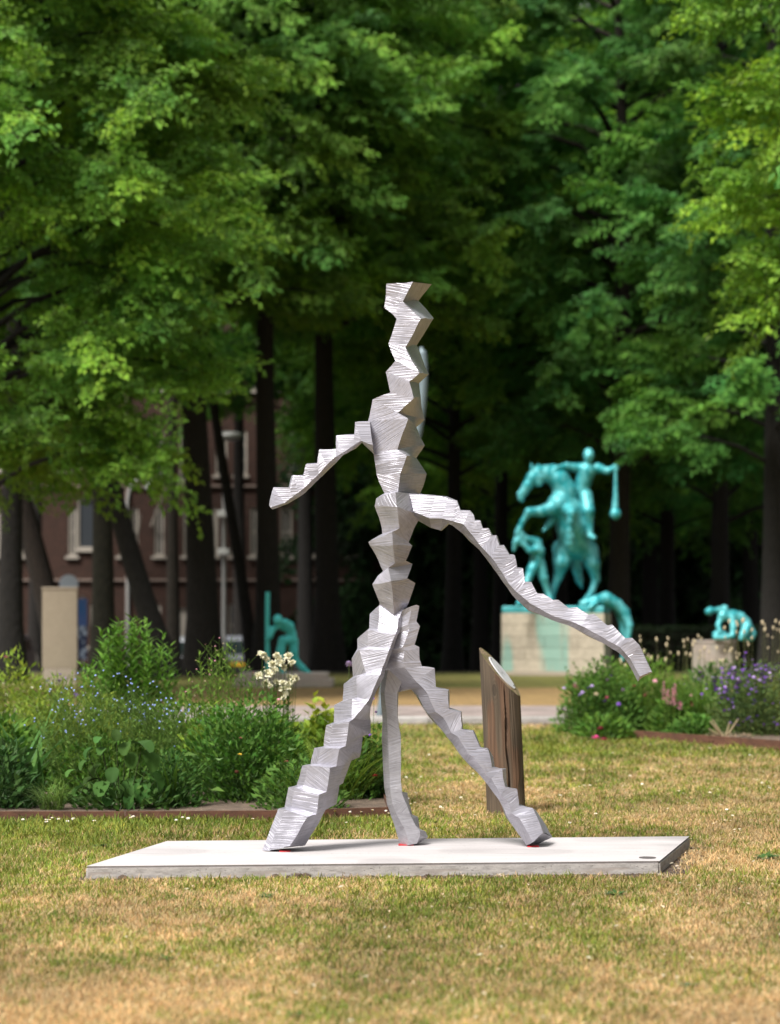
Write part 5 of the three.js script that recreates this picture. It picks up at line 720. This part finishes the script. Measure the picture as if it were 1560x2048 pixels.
{ // daisies along the edging and in the lawn
  const r = rng(303); let first = null; const spots = [];
  for (const [px, py] of [[17, 1632], [46, 1652], [92, 1650], [98, 1652], [104, 1648], [117, 1646], [135, 1651], [146, 1645], [260, 1642], [262, 1648], [365, 1648], [376, 1648], [505, 1650], [670, 1634], [700, 1634], [718, 1628], [722, 1632], [732, 1627], [745, 1632], [772, 1634], [778, 1636], [815, 1603], [820, 1618], [830, 1596], [885, 1626], [925, 1608], [842, 1560], [880, 1590], [950, 1640], [1120, 1600], [1180, 1580], [1260, 1560], [1350, 1540], [1225, 1512], [1290, 1508], [1380, 1512], [1130, 1490], [1150, 1493], [1300, 1492], [1420, 1500]]) spots.push([px, py]);
  for (let i = 0; i < 60; i++) spots.push([r() * 1560, 1500 + r() * 160]);
  const proto = new THREE.Group(), stg = new LB(); stg.stem(V(0, -.03, 0), V(0, 0, 0), .0016, [.1, .18, .04]); 
  part(proto, 'stem', stg.geo(), herb); part(proto, 'petals', gDaisy, CW); part(proto, 'centre', new THREE.SphereGeometry(.0045, 8, 6), YL);
  for (const [px, py] of spots) { const g = G(px, Math.max(py + 7, 1478)); if (inside(bedL, g.x, g.z) || inside(bedR, g.x, g.z) || inside(slabGrow, g.x, g.z)) continue; const d = proto.clone(); d.name = numbered('daisy'); d.position.set(g.x, .045 + .02 * r(), g.z); d.rotation.set(.5 * r(), r() * 6, .5 * (r() - .5)); d.scale.setScalar(.8 + .4 * r()); tag(d, 'small white daisy growing in the lawn', 'daisy', 'white daisies in the lawn'); scene.add(d); }
}
{ // broad-leaved weeds, and pale dead scraps in the dry grass
  const r = rng(304);
  for (const [px, py, s, lab] of [[1232, 1795, .07, 'dark green broad-leaved weed in the lawn right of centre before the slab'], [533, 1800, .06, 'green weed rosette in the dry lawn below the left silver foot'], [1530, 1722, .09, 'grassy green weed tuft right of the slab'], [1375, 1980, .05, 'dark weed low in the right foreground'], [330, 1925, .05, 'pale green weed leaf in the left foreground'], [200, 1698, .07, 'green weed left of the slab corner'], [125, 1675, .1, 'brownish grass hummock at the left before the edging'], [590, 2040, .05, 'dark weed at the bottom edge of the lawn']]) { const g = G(px, py), o = thing('weed', lab, 'weed', g); const b = new LB(), brown = lab.startsWith('brown'); for (let i = 0; i < 26; i++) { const az = r() * 6.28, v = V(Math.cos(az), .25 + .6 * r(), Math.sin(az)).normalize(); b.leaf(V(v.x * s * .1, .01, v.z * s * .1), v, V(0, 1, 0), s * (.5 + .6 * r()), s * (brown ? .1 : .32), vary(brown ? [.3, .22, .09] : [.06, .14, .025], r, .3), .3); } part(o, 'leaves', b.geo(), herb, 'stuff'); }
  const b = new LB(); for (let i = 0; i < 700; i++) { const d = 6.7 + Math.pow(r(), 1.3) * 13, x = lerp(gx(0, d), gx(1560, d), .15 + .85 * Math.pow(r(), .7)); if (inside(bedL, x, -d) || inside(slabGrow, x, -d)) continue; b.leaf(V(x, .022 + .015 * r(), -d), rdir(r, -.2, .4), rdir(r, .6, 1), .012 + .02 * r(), .010, vary([.66, .55, .40], r, .25), .2); }
  const o = new THREE.Mesh(b.geo(), herb); o.name = 'litter'; o.castShadow = o.receiveShadow = true; tag(o, 'pale dead leaves and scraps strewn over the dry lawn', null, null, 'stuff'); scene.add(o);
}
renderer.render(scene, camera);
